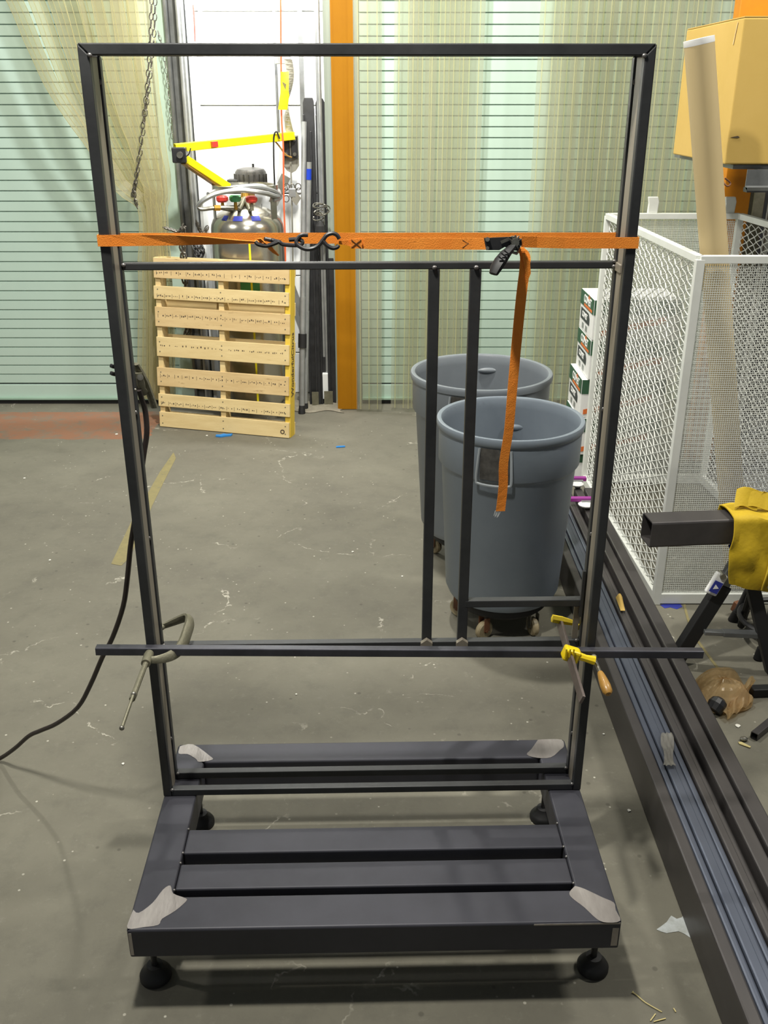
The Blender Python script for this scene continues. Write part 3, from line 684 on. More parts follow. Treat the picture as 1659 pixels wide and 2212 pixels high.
for i, (a, b) in enumerate(bands):
    z1, z0 = pz(0, a), max(pz(0, b), .004)
    sk = ud_*(PW+.004*((i*7) % 3)-.004)
    o = BLp+upv*z0-ud_*.003*((i*5) % 3)
    bd = MB().obox(o, sk, dep*.017, upv*(z1-z0)).build('deck_board', M_wood2 if i in (0, 2, 4) else M_wood, pt, bevel=.0025)
    if i < 6:                                   # rows of stamped characters and divider ticks
        ink = MB(); fr = .55 if i in (2, 3, 4) else .25; rr = random.Random(i)
        nn = 17
        for k in range(nn):
            u0 = PW*(.02+.96*k/nn); hh = .018
            if i != 3: ink.obox(BLp+ud_*u0+upv*(z0+(z1-z0)*fr-hh*.7)-dep*.0006, ud_*.0022, dep*.0006, upv*hh*1.5)
            for c_ in range(3):
                if rr.random() < .8:
                    ink.obox(BLp+ud_*(u0+.010+c_*.013)+upv*(z0+(z1-z0)*fr+rr.uniform(-.004, .002))-dep*.0006, ud_*rr.uniform(.004, .009), dep*.0006, upv*rr.uniform(.003, .012))
        ink.build('stamped_marks', M_ink, bd)['kind'] = 'stuff'
    nl = MB()
    for u0 in (.025, PW*.5, PW-.03):
        for zf in (.25, .75): nl.cyl(BLp+ud_*u0+upv*(z0+(z1-z0)*zf)-dep*.0015, BLp+ud_*u0+upv*(z0+(z1-z0)*zf)+dep*.001, .0045, n=6)
    nl.build('nail_heads', M_iron, bd)['kind'] = 'stuff'
top = pz(0, 553)
for u0, m_ in ((.0, M_wood), (PW*.475, M_wood), (PW-.038, M_yelw)):
    MB().obox(BLp+ud_*u0+dep*.018+upv*.004, ud_*.038, dep*.085, upv*(top-.01)).build('stringer', m_, pt, bevel=.002)
for z0, hh in ((.01, .085), (.29, .085), (.56, .085), (.82, .085), (top-.10, .095)):
    MB().obox(BLp+dep*.104+upv*z0, ud_*PW, dep*.015, upv*hh).build('back_board', M_wood, pt, bevel=.002)
text('WonderfulCitrus', .062, M_ink, BRp+dep*.06+upv*.50+ud_*.0015, upv, -dep, 'stencil_text', pt, .0006)
text('O', .04, M_ink, BRp-ud_*.05+upv*.045-dep*.002, ud_, upv, 'ink_mark', pt, .0006, bold=.001)

# ------------------------------------------------------------------ grey bins on dollies
def bin_(cx, cy, zb, zrim, rr_, body, label, ha, dl):
    s_ = rr_/.30; H = zrim-zb; c = (cx, cy, 0)
    t = thing('waste_bin', label, 'bin', (cx, cy, zb), 0, 'large grey round bins')
    zs_ = zb+H*.765
    prof = [(.001, zb), (.205*s_, zb), (.232*s_, zb+.012), (.246*s_, zb+.045), (.277*s_, zs_-.01), (.283*s_, zs_), (.291*s_, zs_+.012), (.293*s_, zrim-.04), (.300*s_, zrim-.034), (.304*s_, zrim-.012), (.300*s_, zrim-.002), (.293*s_, zrim), (.284*s_, zrim-.003), (.279*s_, zrim-.012),
            (.277*s_, zrim-.05), (.268*s_, zs_), (.238*s_, zb+.03), (.001, zb+.022)]
    MB().lathe(prof, c, 56).build('bin_body', body, t, smooth=True)
    # moulded handle loop on the side; a dark sheet paints the recess shade
    for a in ha:
        ca, sa = math.cos(R(a)), math.sin(R(a)); tg_ = Vector((-sa, ca, 0)); rd = Vector((ca, sa, 0)); C0 = Vector((cx, cy, 0))
        def pp(u, z, ex=.004):
            an = R(a)+u/(.292*s_); return Vector((cx+(.292*s_+ex)*math.cos(an), cy+(.292*s_+ex)*math.sin(an), z))
        hw = .062*s_; zt_, zb_ = zrim-.045, zs_+.004
        h_ = MB().tube(catmull([pp(-hw, zt_), pp(-hw*1.05, (zt_+zb_)/2, .012), pp(-hw*1.08, zb_+.01, .014), pp(-hw*.9, zb_-.003, .014), pp(0, zb_-.005, .016), pp(hw*.9, zb_-.003, .014), pp(hw*1.08, zb_+.01, .014), pp(hw*1.05, (zt_+zb_)/2, .012), pp(hw, zt_)], 4), .0055, 6).build('handle', M_canh, t, smooth=True)
        MB().sheet(lambda u, v: pp(-hw*.95+2*hw*.95*u, zb_+.012+(zt_-zb_-.01)*v, .0012), 8, 1, .001).build('recess_shade', M_motor, t, smooth=True)
        # raised grip on the inside wall
    MB().sphere((cx+.065, cy+.266*s_, zrim-(.135 if s_ < 1.05 else .08)), .036, 12, (1.5, .35, .4)).build('inner_grip', body, t, smooth=True)
    d = thing('bin_dolly', dl, 'dolly', (cx, cy, 0), 0, 'wheeled dollies under the bins')
    MB().lathe([(.001, zb-.045), (.19*s_, zb-.045), (.205*s_, zb-.03), (.205*s_, zb-.006), (.20*s_, zb-.002), (.001, zb-.002)], c, 40).build('dolly_plate', M_black, d, smooth=True)
    for k in range(5):
        a = R(-118+72*k); wc_ = Vector((cx+.185*s_*math.cos(a), cy+.185*s_*math.sin(a), .042))
        cs = MB().lathe([(.012, -.014), (.036, -.014), (.042, -.008), (.042, .008), (.036, .014), (.012, .014)], wc_, 18, (math.cos(a+1.1), math.sin(a+1.1), 0), closed=True).build('caster_wheel', M_cast, d, smooth=True)
        ax = Vector((math.cos(a+1.1), math.sin(a+1.1), 0))
        f_ = MB()
        for s2 in (-1, 1): f_.beam(wc_+ax*.019*s2, wc_+ax*.019*s2+Vector((0, 0, zb-.045-.042)), .003, .03, up=ax.cross(Vector((0, 0, 1))))
        f_.cyl(wc_-ax*.022, wc_+ax*.022, .007, n=8); f_.build('fork', M_zinc if k % 2 else M_rust, cs)
c1 = P(1103, 900, Z=.95)
bin_(c1.x, c1.y, .15, .95, .300, M_canf, 'nearer grey round bin, fully visible behind the right part of the steel frame', (-108,), 'black wheeled dolly under the nearer grey bin')
c2 = P(1040, 800, Z=.97)
bin_(c2.x, c2.y, .165, .97, .331, M_can, 'farther grey round bin, mostly hidden behind the nearer one', (-108,), 'black wheeled dolly under the farther grey bin')

# ================================================================== the welded steel frame (local frame: x right, y away, z up)
W2, BD, ZT, BH, UD, UH = .614, .737, .269, .0926, .490, 1.985
wf = thing('welded_steel_frame', 'tall black welded steel tube frame on a low base, filling the foreground', 'steel frame', (FX, FY, 0), FA)
def LP(mb, name, m, parent=None, **k): return mb.build(name, m, parent or wf, local=True, **k)
def hprism(poly, z0, z1): return MB().prism(poly, (0, 0, z0), (1, 0, 0), (0, 1, 0), (0, 0, z1-z0))
FWd, SWd = .108, .095
g = .0008
LP(hprism([(-W2, 0), (W2, 0), (W2-SWd-g, FWd-g), (-W2+SWd+g, FWd-g)], ZT-BH, ZT), 'front_base_tube', M_base, bevel=.006, seg=3)
LP(hprism([(-W2+SWd+g, BD-.093+g), (W2-SWd-g, BD-.093+g), (W2, BD), (-W2, BD)], ZT-BH, ZT), 'rear_base_tube', M_base, bevel=.006, seg=3)
for s in (-1, 1):
    LP(hprism([(s*W2, 0+2*g), (s*W2, BD-2*g), (s*(W2-SWd), BD-.093-g), (s*(W2-SWd), FWd+g)], ZT-BH, ZT), 'side_base_tube', M_base, bevel=.006, seg=3)
for y0, y1 in ((.133, .223), (.262, .354)):
    LP(MB().box(-W2+SWd+.001, W2-SWd-.001, y0, y1, ZT-.062, ZT-.003), 'slat_tube', M_base, bevel=.005, seg=3)
# ground bare corners
def patch(pts, z=ZT+.0004, nm='ground_corner'):
    q = [W2L(P(x, y, Z=z)) for x, y in pts]; c = catmull(q+[q[0]], 3)[:-1]
    mb = MB(); mb.rings([c, [p+Vector((0, 0, .0004)) for p in c]]); o = LP(mb, nm, M_bare); o['label'] = 'bare ground metal patch'; return o
patch([(288, 1965), (300, 1972), (330, 1950), (352, 1922), (368, 1913), (374, 1930), (400, 1940), (402, 1947), (378, 1968), (350, 1985), (342, 1998), (310, 2003), (276, 2006), (280, 1985)])
patch([(1242, 1914), (1262, 1920), (1300, 1938), (1326, 1950), (1330, 1966), (1340, 1989), (1312, 1993), (1290, 1986), (1262, 1960), (1236, 1940), (1230, 1928)])
patch([(389, 1612), (417, 1608), (452, 1632), (459, 1641), (430, 1646), (424, 1640), (405, 1629), (386, 1628)])
patch([(1162, 1598), (1180, 1597), (1213, 1598), (1218, 1612), (1210, 1620), (1190, 1636), (1160, 1637), (1138, 1630), (1148, 1618)])
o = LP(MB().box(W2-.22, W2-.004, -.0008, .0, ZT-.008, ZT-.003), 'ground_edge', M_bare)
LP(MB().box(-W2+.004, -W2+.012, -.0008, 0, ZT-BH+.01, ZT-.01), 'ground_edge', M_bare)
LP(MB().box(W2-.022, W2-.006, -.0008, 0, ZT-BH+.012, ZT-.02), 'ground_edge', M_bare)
for x, y in ((-W2+.030, .095), (W2-.030, .095), (-W2+.062, BD-.06), (W2-.062, BD-.06)):
    f = LP(MB().lathe([(.001, .0), (.038, .0), (.042, .004), (.042, .014), (.036, .024), (.024, .034), (.021, .046), (.001, .048)], (x, y, 0), 28), 'levelling_foot', M_black, smooth=True)
    LP(MB().cyl((x, y, .046), (x, y, ZT-BH+.002), .0085), 'threaded_stem', M_blackp, f, smooth=True)
    LP(MB().cyl((x, y, ZT-BH-.014), (x, y, ZT-BH-.001), .017, n=6), 'lock_nut', M_iron, f)
# upright
T = .0235; zt_ = ZT+UH; y0, y1, y2, y3 = UD, UD+.0235, UD+.076, UD+.0995
def vprism(poly, ya, yb): return MB().prism(poly, (0, ya, 0), (1, 0, 0), (0, 0, 1), (0, yb-ya, 0))
for s in (-1, 1):
    LP(vprism([(s*W2, ZT+.0005), (s*(W2-T), ZT+.0005), (s*(W2-T), zt_-T-g), (s*W2, zt_-g)], y0, y1), 'front_upright', M_steel, bevel=.0025)
    LP(vprism([(s*W2, ZT+.0005), (s*(W2-.0255), ZT+.0005), (s*(W2-.0255), zt_-T-g), (s*W2, zt_-g)], y2, y3), 'rear_upright', M_steel, bevel=.0025)
    LP(MB().box(s*(W2-.0165) if s < 0 else W2-.0215, -W2+.0215 if s < 0 else W2-.0165+.012, y1-.001, y2-.007, ZT+.03, zt_-T-.002) if 0 else
       MB().box(min(s*(W2-.001), s*(W2-.0225)), max(s*(W2-.001), s*(W2-.0225)), y1-.0005, y2-.0065, ZT+.001, zt_-T-.001), 'side_infill_bar', M_web, bevel=.0015)
    for z in (.42, .71, 1.07, 1.42, 1.84, 2.18):
        LP(MB().sphere((s*(W2-.022), y2-.002, z), .0042, 8, (1, .8, 1.4)), 'weld_tack', M_weld, smooth=True)
LP(vprism([(-W2+T+g, zt_-T), (W2-T-g, zt_-T), (W2-g, zt_), (-W2+g, zt_)], y0, y1), 'top_rail', M_steel, bevel=.0025)
LP(vprism([(-W2+T+g, zt_-T+.001), (W2-T-g, zt_-T+.001), (W2-g, zt_), (-W2+g, zt_)], y2, y3), 'top_rail', M_steel, bevel=.0025)
LP(MB().box(-W2+T, W2-T, y1, y2, zt_-.018, zt_-.001), 'top_infill_bar', M_web)
LP(MB().box(-W2+T+.0005, W2-T-.0005, y0+.0005, y1, ZT+.001, ZT+.0225), 'bottom_rail', M_steel, bevel=.0025)
LP(MB().box(-W2+.026, W2-.026, y2, y3, ZT+.001, ZT+.0235), 'bottom_rail', M_steel, bevel=.0025)
# cross rail, mullions, shelf rail, mid rail (rear plane)
zc_ = LB(800, 571, y2).z
def zl(py, b): return LB(800, py, b).z
zr1 = zl(563.5+3.5, y2); zr0 = zl(582.5, y2)
LP(MB().box(-W2+.026, W2-.026, y2, y3, zr0, zr1), 'cross_rail', M_steel, bevel=.0025)
o = LP(MB().box(W2-.026, W2-.012, y1+.004, y2-.002, zr0-.004, zr1), 'bracket_lug', M_web, bevel=.002)
zm1 = zl(1388, y2); zm0 = zm1-.0235
LP(MB().box(-W2+.026, W2-.026, y2, y3, zm0, zm1), 'middle_rail', M_steel, bevel=.0025)
for pa, pb in ((924, 948), (1012, 1036)):
    xa, xb = LB(pa, 700, y2).x, LB(pb, 700, y2).x
    o = LP(MB().box(xa, xb, y2+.0005, y3-.0005, zm1-.001, zr0+.001), 'upright_bar', M_steel, bevel=.0025)
    xm = (xa+xb)/2
    LP(MB().sphere((xm, y2-.001, zr0+.004), .006, 10), 'weld_tack', M_weld, smooth=True)
    LP(MB().prism([(-.0165, -.034), (-.0165, .0), (0, .012), (.0165, .0), (.0165, -.034), (.0, -.026)], (xm-.001, y2-.016, zm1+.004), (1, 0, 0), (0, 0, 1), (0, .0145, 0)), 'angle_clip', M_web, bevel=.001)
za = LB(1130, 1297, y2).z; zb_ = LB(1130, 1312, y2).z
LP(MB().box(LB(1004, 1300, y2).x, W2-.026, y2, y3, zb_, za), 'short_rail', M_steel, bevel=.0025)
LP(MB().box(W2-.046, W2-.030, y2+.01, y2+.016, zm1, zb_), 'stop_strip', M_web)
LP(MB().box(W2-.034, W2-.0262, y2-.004, y2+.006, zb_-.03, za+.09), 'stop_strip', M_steel)
for x, y, z in ((-W2+.03, y2-.001, zr1-.004), (W2-.028, y2-.002, zr1+.001), (W2-.028, y2-.002, zr0+.006), (-W2+.027, y0+.001, ZT+.023), (W2-.027, y0+.001, ZT+.023), (-W2+.03, y2-.001, ZT+.022), (W2-.03, y2-.001, ZT+.022), (-W2+.0245, y0, zt_-.0235), (W2-.0245, y0, zt_-.0235), (-W2+.03, y2-.001, zm1), (W2-.035, y2-.001, zm1)):
    LP(MB().sphere((x, y, z), .0048, 8, (1.2, .8, 1)), 'weld_tack', M_weld, smooth=True)
for s in (-1, 1):
    for y in (.13, .225, .262, .354): LP(MB().sphere((s*(W2-SWd), y, ZT-.002), .004, 8), 'weld_tack', M_weld, smooth=True)

# ------------------------------------------------------------------ loose square tube clamped across the frame
tL, tR = LB(206, 1409, UD-.026), LB(1520, 1416, UD-.026)
tM = LB(800, 1411, UD-.026)
pa, pb = L2W(tL.x, UD-.0135, tL.z), L2W(tR.x, UD-.0135, tR.z)
mb = MB(); mb.rtube(pa, pb, .0235, .0235, .003, .002)
single(mb, 'square_tube', M_tube, 'loose steel square tube clamped level across the lower part of the frame', 'steel tube', pa, bevel=0)
zc0, zc1 = tL.z, tR.z
def tz(x): return zc0+(zc1-zc0)*(x-tL.x)/(tR.x-tL.x)

# ------------------------------------------------------------------ ratchet strap round the frame
st = thing('ratchet_strap', 'orange ratchet tie-down strap stretched round the upper part of the frame', 'strap', L2W(0, UD, 1.84))
def lw(x, y, b): p = LB(x, y, b); return L2W(p.x, p.y, p.z)
bf = UD-.003; bb = y3+.003
fN = Vector((fs, -fc, 0)); upZ = Vector((0, 0, 1))
zF = LB(1340, 524.8, bf).z; zF2 = LB(240, 520, bf).z; zB = LB(1290, 514, bb).z; zB2 = LB(300, 515, bb).z; hw = .0125
def flat(pts, hws, nm, parent=st, tw=None):
    n = len(pts); W = []; NN = []
    for i, p in enumerate(pts):
        d = (pts[min(i+1, n-1)]-pts[max(i-1, 0)]).normalized()
        _, s_, u_ = basis(d); a = u_; t_ = tw[i] if tw else 0
        a2 = a*math.cos(t_)+s_*math.sin(t_)
        W.append(a2*hws[i]); NN.append(d.cross(a2))
    return MB().ribbon(pts, W, .0016, NN).build(nm, M_strap, parent)
# back run with both returns round the uprights
e = .002
path = [L2W(-W2-.002, bf, zF2), L2W(-W2-.003, y1, zF2+.001), L2W(-W2-.003, y3, zB2), L2W(-W2+.004, bb, zB2)]
path += [L2W(-W2+(2*W2)*k/10, bb, zB2+(zB-zB2)*k/10) for k in range(1, 10)]
path += [L2W(W2-.004, bb, zB), L2W(W2+.003, y3, zB), L2W(W2+.003, y1, zF+.001), L2W(W2+.002, bf, zF)]
MB().ribbon(path, upZ*hw, .0016, [Vector((fc, fs, 0)), Vector((fc, fs, 0)), Vector((fc, fs, 0))]+[fN]*11+[Vector((fc, fs, 0))]*3).build('webbing', M_strap, st)
# front right run: hook loop -> ratchet -> right upright
r0 = lw(1126, 522, bf-.016); 
MB().ribbon([r0, lw(1160, 523, bf-.006), lw(1220, 524.5, bf-.001), L2W(W2-.03, bf, zF), L2W(W2+.0035, bf, zF)], upZ*hw, .0016, fN).build('webbing', M_strap, st)
pts = [lw(1052, 527, bf-.022), lw(1020, 527, bf-.018), lw(900, 526.5, bf-.012), lw(800, 526, bf-.012), lw(772, 525.5, bf-.012), lw(750, 524, bf-.014), lw(732, 524, bf-.018)]
flat(pts, [hw, hw, hw, hw, .0115, .006, .0035], 'webbing')
for x0_, x1_ in ((757, 782), (997, 1025)):
    flat([lw(x0_, 526.5, bf-.0165), lw(x1_, 526.5, bf-.0165)], [.0105, .0105], 'stitched_end')
    for q0, q1 in (((x0_+2, 518), (x1_-2, 535)), ((x0_+2, 535), (x1_-2, 518))):
        MB().beam(lw(*q0, bf-.018), lw(*q1, bf-.018), .0009, .0009).build('stitch_line', M_ink, st)
# front left run, twisting to the hook
pts = [L2W(-W2-.0035, bf, zF2), L2W(-W2+.02, bf-.001, zF2), lw(300, 519, bf-.002), lw(380, 519, bf-.004), lw(450, 520, bf-.006), lw(510, 522, bf-.010), lw(545, 522.5, bf-.014), lw(562, 523, bf-.018)]
flat(pts, [hw, hw, hw, .0118, .0095, .0065, .005, .0045], 'webbing', tw=[0, 0, .05, .2, .45, .8, 1.0, 1.2])
flat([lw(553, 522, bf-.018), lw(566, 519, bf-.026), lw(572, 525, bf-.028), lw(583, 535, bf-.026), lw(592, 544, bf-.022), lw(602, 552, bf-.020)], [.006, .007, .006, .005, .005, .003], 'webbing_tail', tw=[.3, .8, 1.2, .6, .9, 1.2])
MB().sphere(lw(557, 523, bf-.02), .007, 8, (1.3, 1, .9)).build('webbing_knot', M_strap, st, smooth=True)
def hook(pp, nm, r=.0047): return MB().tube(catmull([lw(x, y, bf-b) for x, y, b in pp], 5), r, 8).build(nm, M_hook, st, smooth=True)
hook([(586, 519, .024), (572, 516, .022), (592, 520, .020), (594, 521, .022), (604, 523, .026), (612, 528, .026), (640, 530, .024), (652, 527, .022), (652, 520, .02), (640, 517, .018), (624, 518, .02)], 's_hook')
hook([(552, 522, .03), (558, 528, .032), (575, 531, .030), (590, 527, .028), (600, 523, .026)], 's_hook')
hook([(665, 508, .018), (652, 508, .020), (644, 514, .022), (640, 522, .026), (645, 531, .030), (660, 538, .032), (675, 537, .030), (688, 530, .028), (698, 518, .026), (706, 508, .024), (718, 504, .022), (728, 508, .022), (733, 516, .022)], 's_hook')
hook([(697, 519, .026), (706, 530, .028), (718, 536, .028), (728, 534, .026), (731, 530, .024)], 's_hook')
# ratchet buckle
for b in (.014, .040):
    q = [lw(x, y, bf-b) for x, y in ((1045, 514), (1110, 511), (1126, 516), (1127, 527), (1118, 541), (1106, 541), (1090, 533), (1078, 540), (1050, 540), (1048, 530))]
    mb = MB(); mb.rings([q, [p+fN*.003 for p in q]]); mb.build('ratchet_side_plate', M_blackp, st)
for x, y, r in ((1053, 517, .005), (1053, 536, .004)):
    MB().cyl(lw(x, y, bf-.010), lw(x, y, bf-.048), r).build('ratchet_pin', M_zinc, st, smooth=True)
c = lw(1110, 521, bf-.028); 
sp = MB().cyl(c-fN*.022, c+fN*.024, .009).build('ratchet_spool', M_zinc, st, smooth=True)
for k in range(12):
    a = R(k*30); d_ = Vector((fc*math.cos(a), fs*math.cos(a), math.sin(a)))
    MB().obox(c+fN*.017+d_*.006-Vector((fc, fs, 0))*.002, Vector((fc, fs, 0))*.004, fN*.004, d_*.0095).build('gear_tooth', M_zinc, sp)
MB().beam(lw(1082, 524, bf-.046), lw(1100, 516, bf-.046), .003, .006).build('pawl', M_zinc, st)
hd = [lw(x, y, bf-b) for x, y, b in ((1114, 524, .04), (1104, 536, .05), (1092, 548, .062), (1082, 562, .072), (1072, 578, .080), (1066, 592, .086))]
MB().tube(hd, [.008, .011, .015, .017, .0165, .012], 8, flat=.6).build('ratchet_handle', M_black, st, smooth=True)
for x, y, b in ((1096, 546, .078), (1090, 552, .083), (1084, 559, .087)): MB().beam(lw(x-7, y-5, bf-b), lw(x+7, y+6, bf-b), .003, .003).build('grip_ridge', M_black, st)
MB().tube([lw(1107, 536, bf-.02), lw(1121, 541, bf-.034), lw(1116, 548, bf-.05), lw(1104, 544, bf-.05)], .003, 6).build('release_bar', M_zinc, st)
tl = [(1120, 534, .03), (1133, 548, .032), (1134, 575, .033), (1126, 640, .033), (1116, 740, .033), (1106, 850, .032), (1099, 930, .032), (1088, 1000, .034), (1087, 1050, .034), (1081, 1104, .034)]
pts = catmull([lw(x, y, bf-b) for x, y, b in tl], 3); n = len(pts)
Wd = [Vector((fc, fs, 0))*(hw*.93)*math.cos(.10*math.sin(i*.3))+fN*hw*.18*math.sin(i*.23) for i in range(n)]
MB().ribbon(pts, Wd, .0016, [fN]*n).build('hanging_tail', M_strap, st)
MB().ribbon([lw(1130, 546, bf-.036), lw(1137, 562, bf-.037), lw(1141, 590, bf-.036), lw(1137, 612, bf-.035)], [Vector((fc, fs, 0))*k for k in (.004, .0075, .006, .001)], .0015, fN).build('folded_edge', M_strap, st)
fr_ = MB()
for k in range(5): fr_.beam(lw(1070+k*3, 1103, bf-.034), lw(1067+k*2.2, 1114+((k*3) % 5), bf-.034), .0007, .0007)
fr_.build('frayed_threads', M_gtxt, st)['kind'] = 'stuff'

# ------------------------------------------------------------------ forged C-clamp at the left
cc = thing('c_clamp', 'old forged C-clamp holding the loose tube to the left upright', 'clamp', lw(355, 1400, UD-.03))
fr = [(352, 1353, UD+.118), (372, 1345, UD+.122), (392, 1337, UD+.124), (407, 1334, UD+.118), (410, 1345, UD+.098), (404, 1366, UD+.065), (396, 1388, UD+.03), (384, 1406, UD-.005), (366, 1418, UD-.035), (345, 1424, UD-.052), (326, 1426, UD-.058)]
pts = catmull([lw(x, y, b) for x, y, b in fr], 4)
MB().tube(pts, [.010+.0095*math.sin(math.pi*min(i/len(pts)*1.05, 1)) for i in range(len(pts))], 8, flat=.5, up=(.4, .5, .3)).build('clamp_frame', M_iron, cc, smooth=True)
a = lw(322, 1414, UD-.034); dv = L2W(0, -1, 0)-L2W(0, 0, 0)
MB().cyl(a+dv*.004, a+dv*.045, .0135, .0125).build('screw_boss', M_iron, cc, smooth=True)
MB().cyl(a-dv*.006, a+dv*.003, .012).build('swivel_pad', M_iron, cc, smooth=True)
pts = [a+dv*(.045+.0025*i) for i in range(56)]
MB().tube(pts, [.0070+.0005*(i % 2) for i in range(56)], 10).build('threaded_screw', M_iron, cc, smooth=False)
b_ = a+dv*.19
MB().cyl(b_-dv*.006, b_+dv*.018, .0085, .0075).build('screw_head', M_iron, cc, smooth=True)
hb0 = b_+dv*.012+Vector((.004, 0, .012)); hb1 = b_+dv*.105+Vector((-.008, 0, -.022))
h_ = MB().cyl(hb0, hb1, .0042).build('tommy_bar', M_iron, cc, smooth=True)
for q in (hb0, hb1): MB().sphere(q, .0065, 10).build('bar_end', M_zinc, h_, smooth=True)
MB().cyl(lw(352, 1353, UD+.118), L2W(-W2+.012, y3+.002, LB(352, 1353, UD+.118).z), .009).build('anvil', M_iron, cc, smooth=True)

# ------------------------------------------------------------------ yellow bar clamp at the right
bc = thing('bar_clamp', 'yellow bar clamp with wooden handle holding the loose tube to the right upright', 'clamp', lw(1240, 1410, UD-.03))
b0, b1 = lw(1208, 1342, UD+.12), lw(1258, 1512, UD-.235)
MB().beam(b0, b1, .008, .024, up=(.35, 0, 1)).build('bar', M_bar, bc, bevel=.001)
j = [lw(1193, 1336, UD+.115), lw(1214, 1340, UD+.115), lw(1236, 1345, UD+.115), lw(1250, 1352, UD+.113)]
MB().tube(j, [.012, .012, .0085, .006], 6).build('fixed_jaw', M_yel, bc)
MB().cyl(lw(1250, 1353, UD+.113), lw(1252, 1356, UD+.1005), .008).build('jaw_pad', M_yel, bc)
q0 = lw(1224, 1414, UD-.040)
MB().beam(lw(1217, 1408, UD-.040), lw(1250, 1418, UD-.04), .036, .036).build('sliding_head', M_yel, bc, bevel=.006)
for k in range(3): MB().beam(lw(1224+k*8, 1402, UD-.06), lw(1222+k*8, 1420, UD-.06), .003, .004).build('head_rib', M_yel, bc)
MB().tube([lw(1243, 1415, UD-.044), lw(1265, 1422, UD-.05), lw(1284, 1427, UD-.052)], [.012, .010, .013], 8).build('sliding_arm', M_yel, bc, smooth=True)
sA = lw(1284, 1424, UD-.03); sB = sA+dv*.03+Vector((.002, 0, -.004)); sC = sA+dv*.052+Vector((.004, 0, -.008)); sD = sA+dv*.125+Vector((.012, 0, -.030))
MB().cyl(sA-dv*.004, sC, .0055).build('spindle', M_zinc, bc, smooth=True)
MB().sphere(sA+Vector((-.002, 0, .006)), .009, 10).build('spindle_pad', M_iron, bc, smooth=True)
ax = (sD-sC).normalized(); Lh = (sD-sC).length
MB().lathe([(.001, 0), (.007, 0), (.009, .006), (.012, Lh*.3), (.0145, Lh*.62), (.0135, Lh*.88), (.008, Lh*.98), (.001, Lh)], sC, 16, ax).build('wooden_handle', M_hwood, bc, smooth=True)

# ------------------------------------------------------------------ welding ground clamp and its cable
gcl = thing('ground_clamp', 'worn welding ground clamp gripping the back of the left upright', 'clamp', lw(300, 830, y3+.03))
kb = y3+.012
MB().tube([lw(293, 786, kb), lw(300, 800, kb+.01), lw(313, 825, kb+.02), (lw(325, 855, kb+.03)), lw(334, 880, kb+.035)], [.009, .012, .0125, .011, .011], 8, flat=.6).build('upper_jaw', M_iron, gcl, smooth=True)
MB().tube([lw(297, 805, kb), lw(299, 830, kb+.004), lw(306, 845, kb+.01), lw(316, 850, kb+.02)], [.012, .018, .014, .008], 8, flat=.45).build('lower_jaw', M_iron, gcl, smooth=True)
MB().cyl(lw(303, 815, kb-.006), lw(303, 815, kb+.018), .008).build('pivot_bolt', M_zinc, gcl, smooth=True)
for y in (790, 806): MB().beam(lw(239, y, y3-.02), lw(252, y+3, y3-.01), .014, .010).build('jaw_tip', M_black, gcl, bevel=.003)
MB().sphere(lw(292, 842, y2+.004), .004, 8).build('cable_bolt', M_zinc, gcl, smooth=True)
A_, B_ = (lw(310, 870, y3+.03)), P(-8, 1642, Z=.008)
AA, BB = (A_.x, A_.y), (B_.x, B_.y)
cp = [lw(300, 842, y3+.01), lw(306, 862, y3+.02), lw(314, 890, y3+.03), lw(317, 935, y3+.03), lw(310, 985, y3+.03), lw(300, 1060, y3+.02), lw(290, 1130, y3+.012)]
for x, y in ((282, 1180), (275, 1250), (266, 1310), (244, 1375), (221, 1420), (196, 1478), (168, 1528), (124, 1562), (88, 1578), (62, 1590), (30, 1618)):
    cp.append(PV(x, y, (cp[6].x, cp[6].y), BB))
cp[-1].z = max(cp[-1].z, .02); cp += [B_, P(-70, 1662, Z=.008), P(-220, 1700, Z=.008)]
single(MB().tube(catmull(cp, 4), .0072, 8), 'welding_cable', M_cable, 'black welding cable hanging from the ground clamp and sagging to the floor at left', 'cable', B_, smooth=True)

# ------------------------------------------------------------------ long steel tubes lying on the floor at the right
specs = [(.852, .889, .16, M_stk1, 'leftmost'), (.892, .912, .155, M_stk2, 'second'), (.9155, .961, .158, M_stk2, 'third'), (.9655, .985, .15, M_stk2, 'fourth'),
         (.989, .026+1.0, .158, M_stk1, 'fifth'), (1.030, 1.050, .118, M_stk1, 'sixth'), (1.0545, 1.098, .156, M_stk1, 'seventh'), (1.1085, 1.160, .16, M_stk1, 'eighth')]
lab = ['long brown-black steel tube at the left edge of the floor stack, nearest the frame', 'very narrow blue-grey steel tube right of the leftmost tube in the stack',
       'wider blue-grey steel tube, third from the left in the floor stack', 'narrow blue-grey steel tube, fourth from the left in the floor stack, torn film over it',
       'wide dark steel tube in the middle of the floor stack, fifth from the left', 'low narrow steel tube sunk between its taller neighbours in the floor stack',
       'broad brown-black steel tube, second from the right in the floor stack', 'rightmost long steel tube of the floor stack, beside the mesh cage']
for (xa, xb, h, m_, nm), lb_ in zip(specs, lab):
    ya, yb = .95+.05*((len(lb_)*7) % 5), 5.02-.06*((len(lb_)*3) % 4)
    t = thing('long_steel_tube', lb_, 'steel tube', ((xa+xb)/2, (ya+yb)/2, 0), 0, 'long steel tubes stacked on the floor')
    MB().rtube(((xa+xb)/2, ya, h/2+.002), ((xa+xb)/2, yb, h/2+.002), xb-xa, h, .006, .004).build('tube_wall', m_, t)
    if xb-xa > .03 and m_ is M_stk2 or nm == 'fifth':
        MB().box((xa+xb)/2+.004, (xa+xb)/2+.0055, ya, yb, h+.0015, h+.0032).build('weld_seam_line', m_, t)
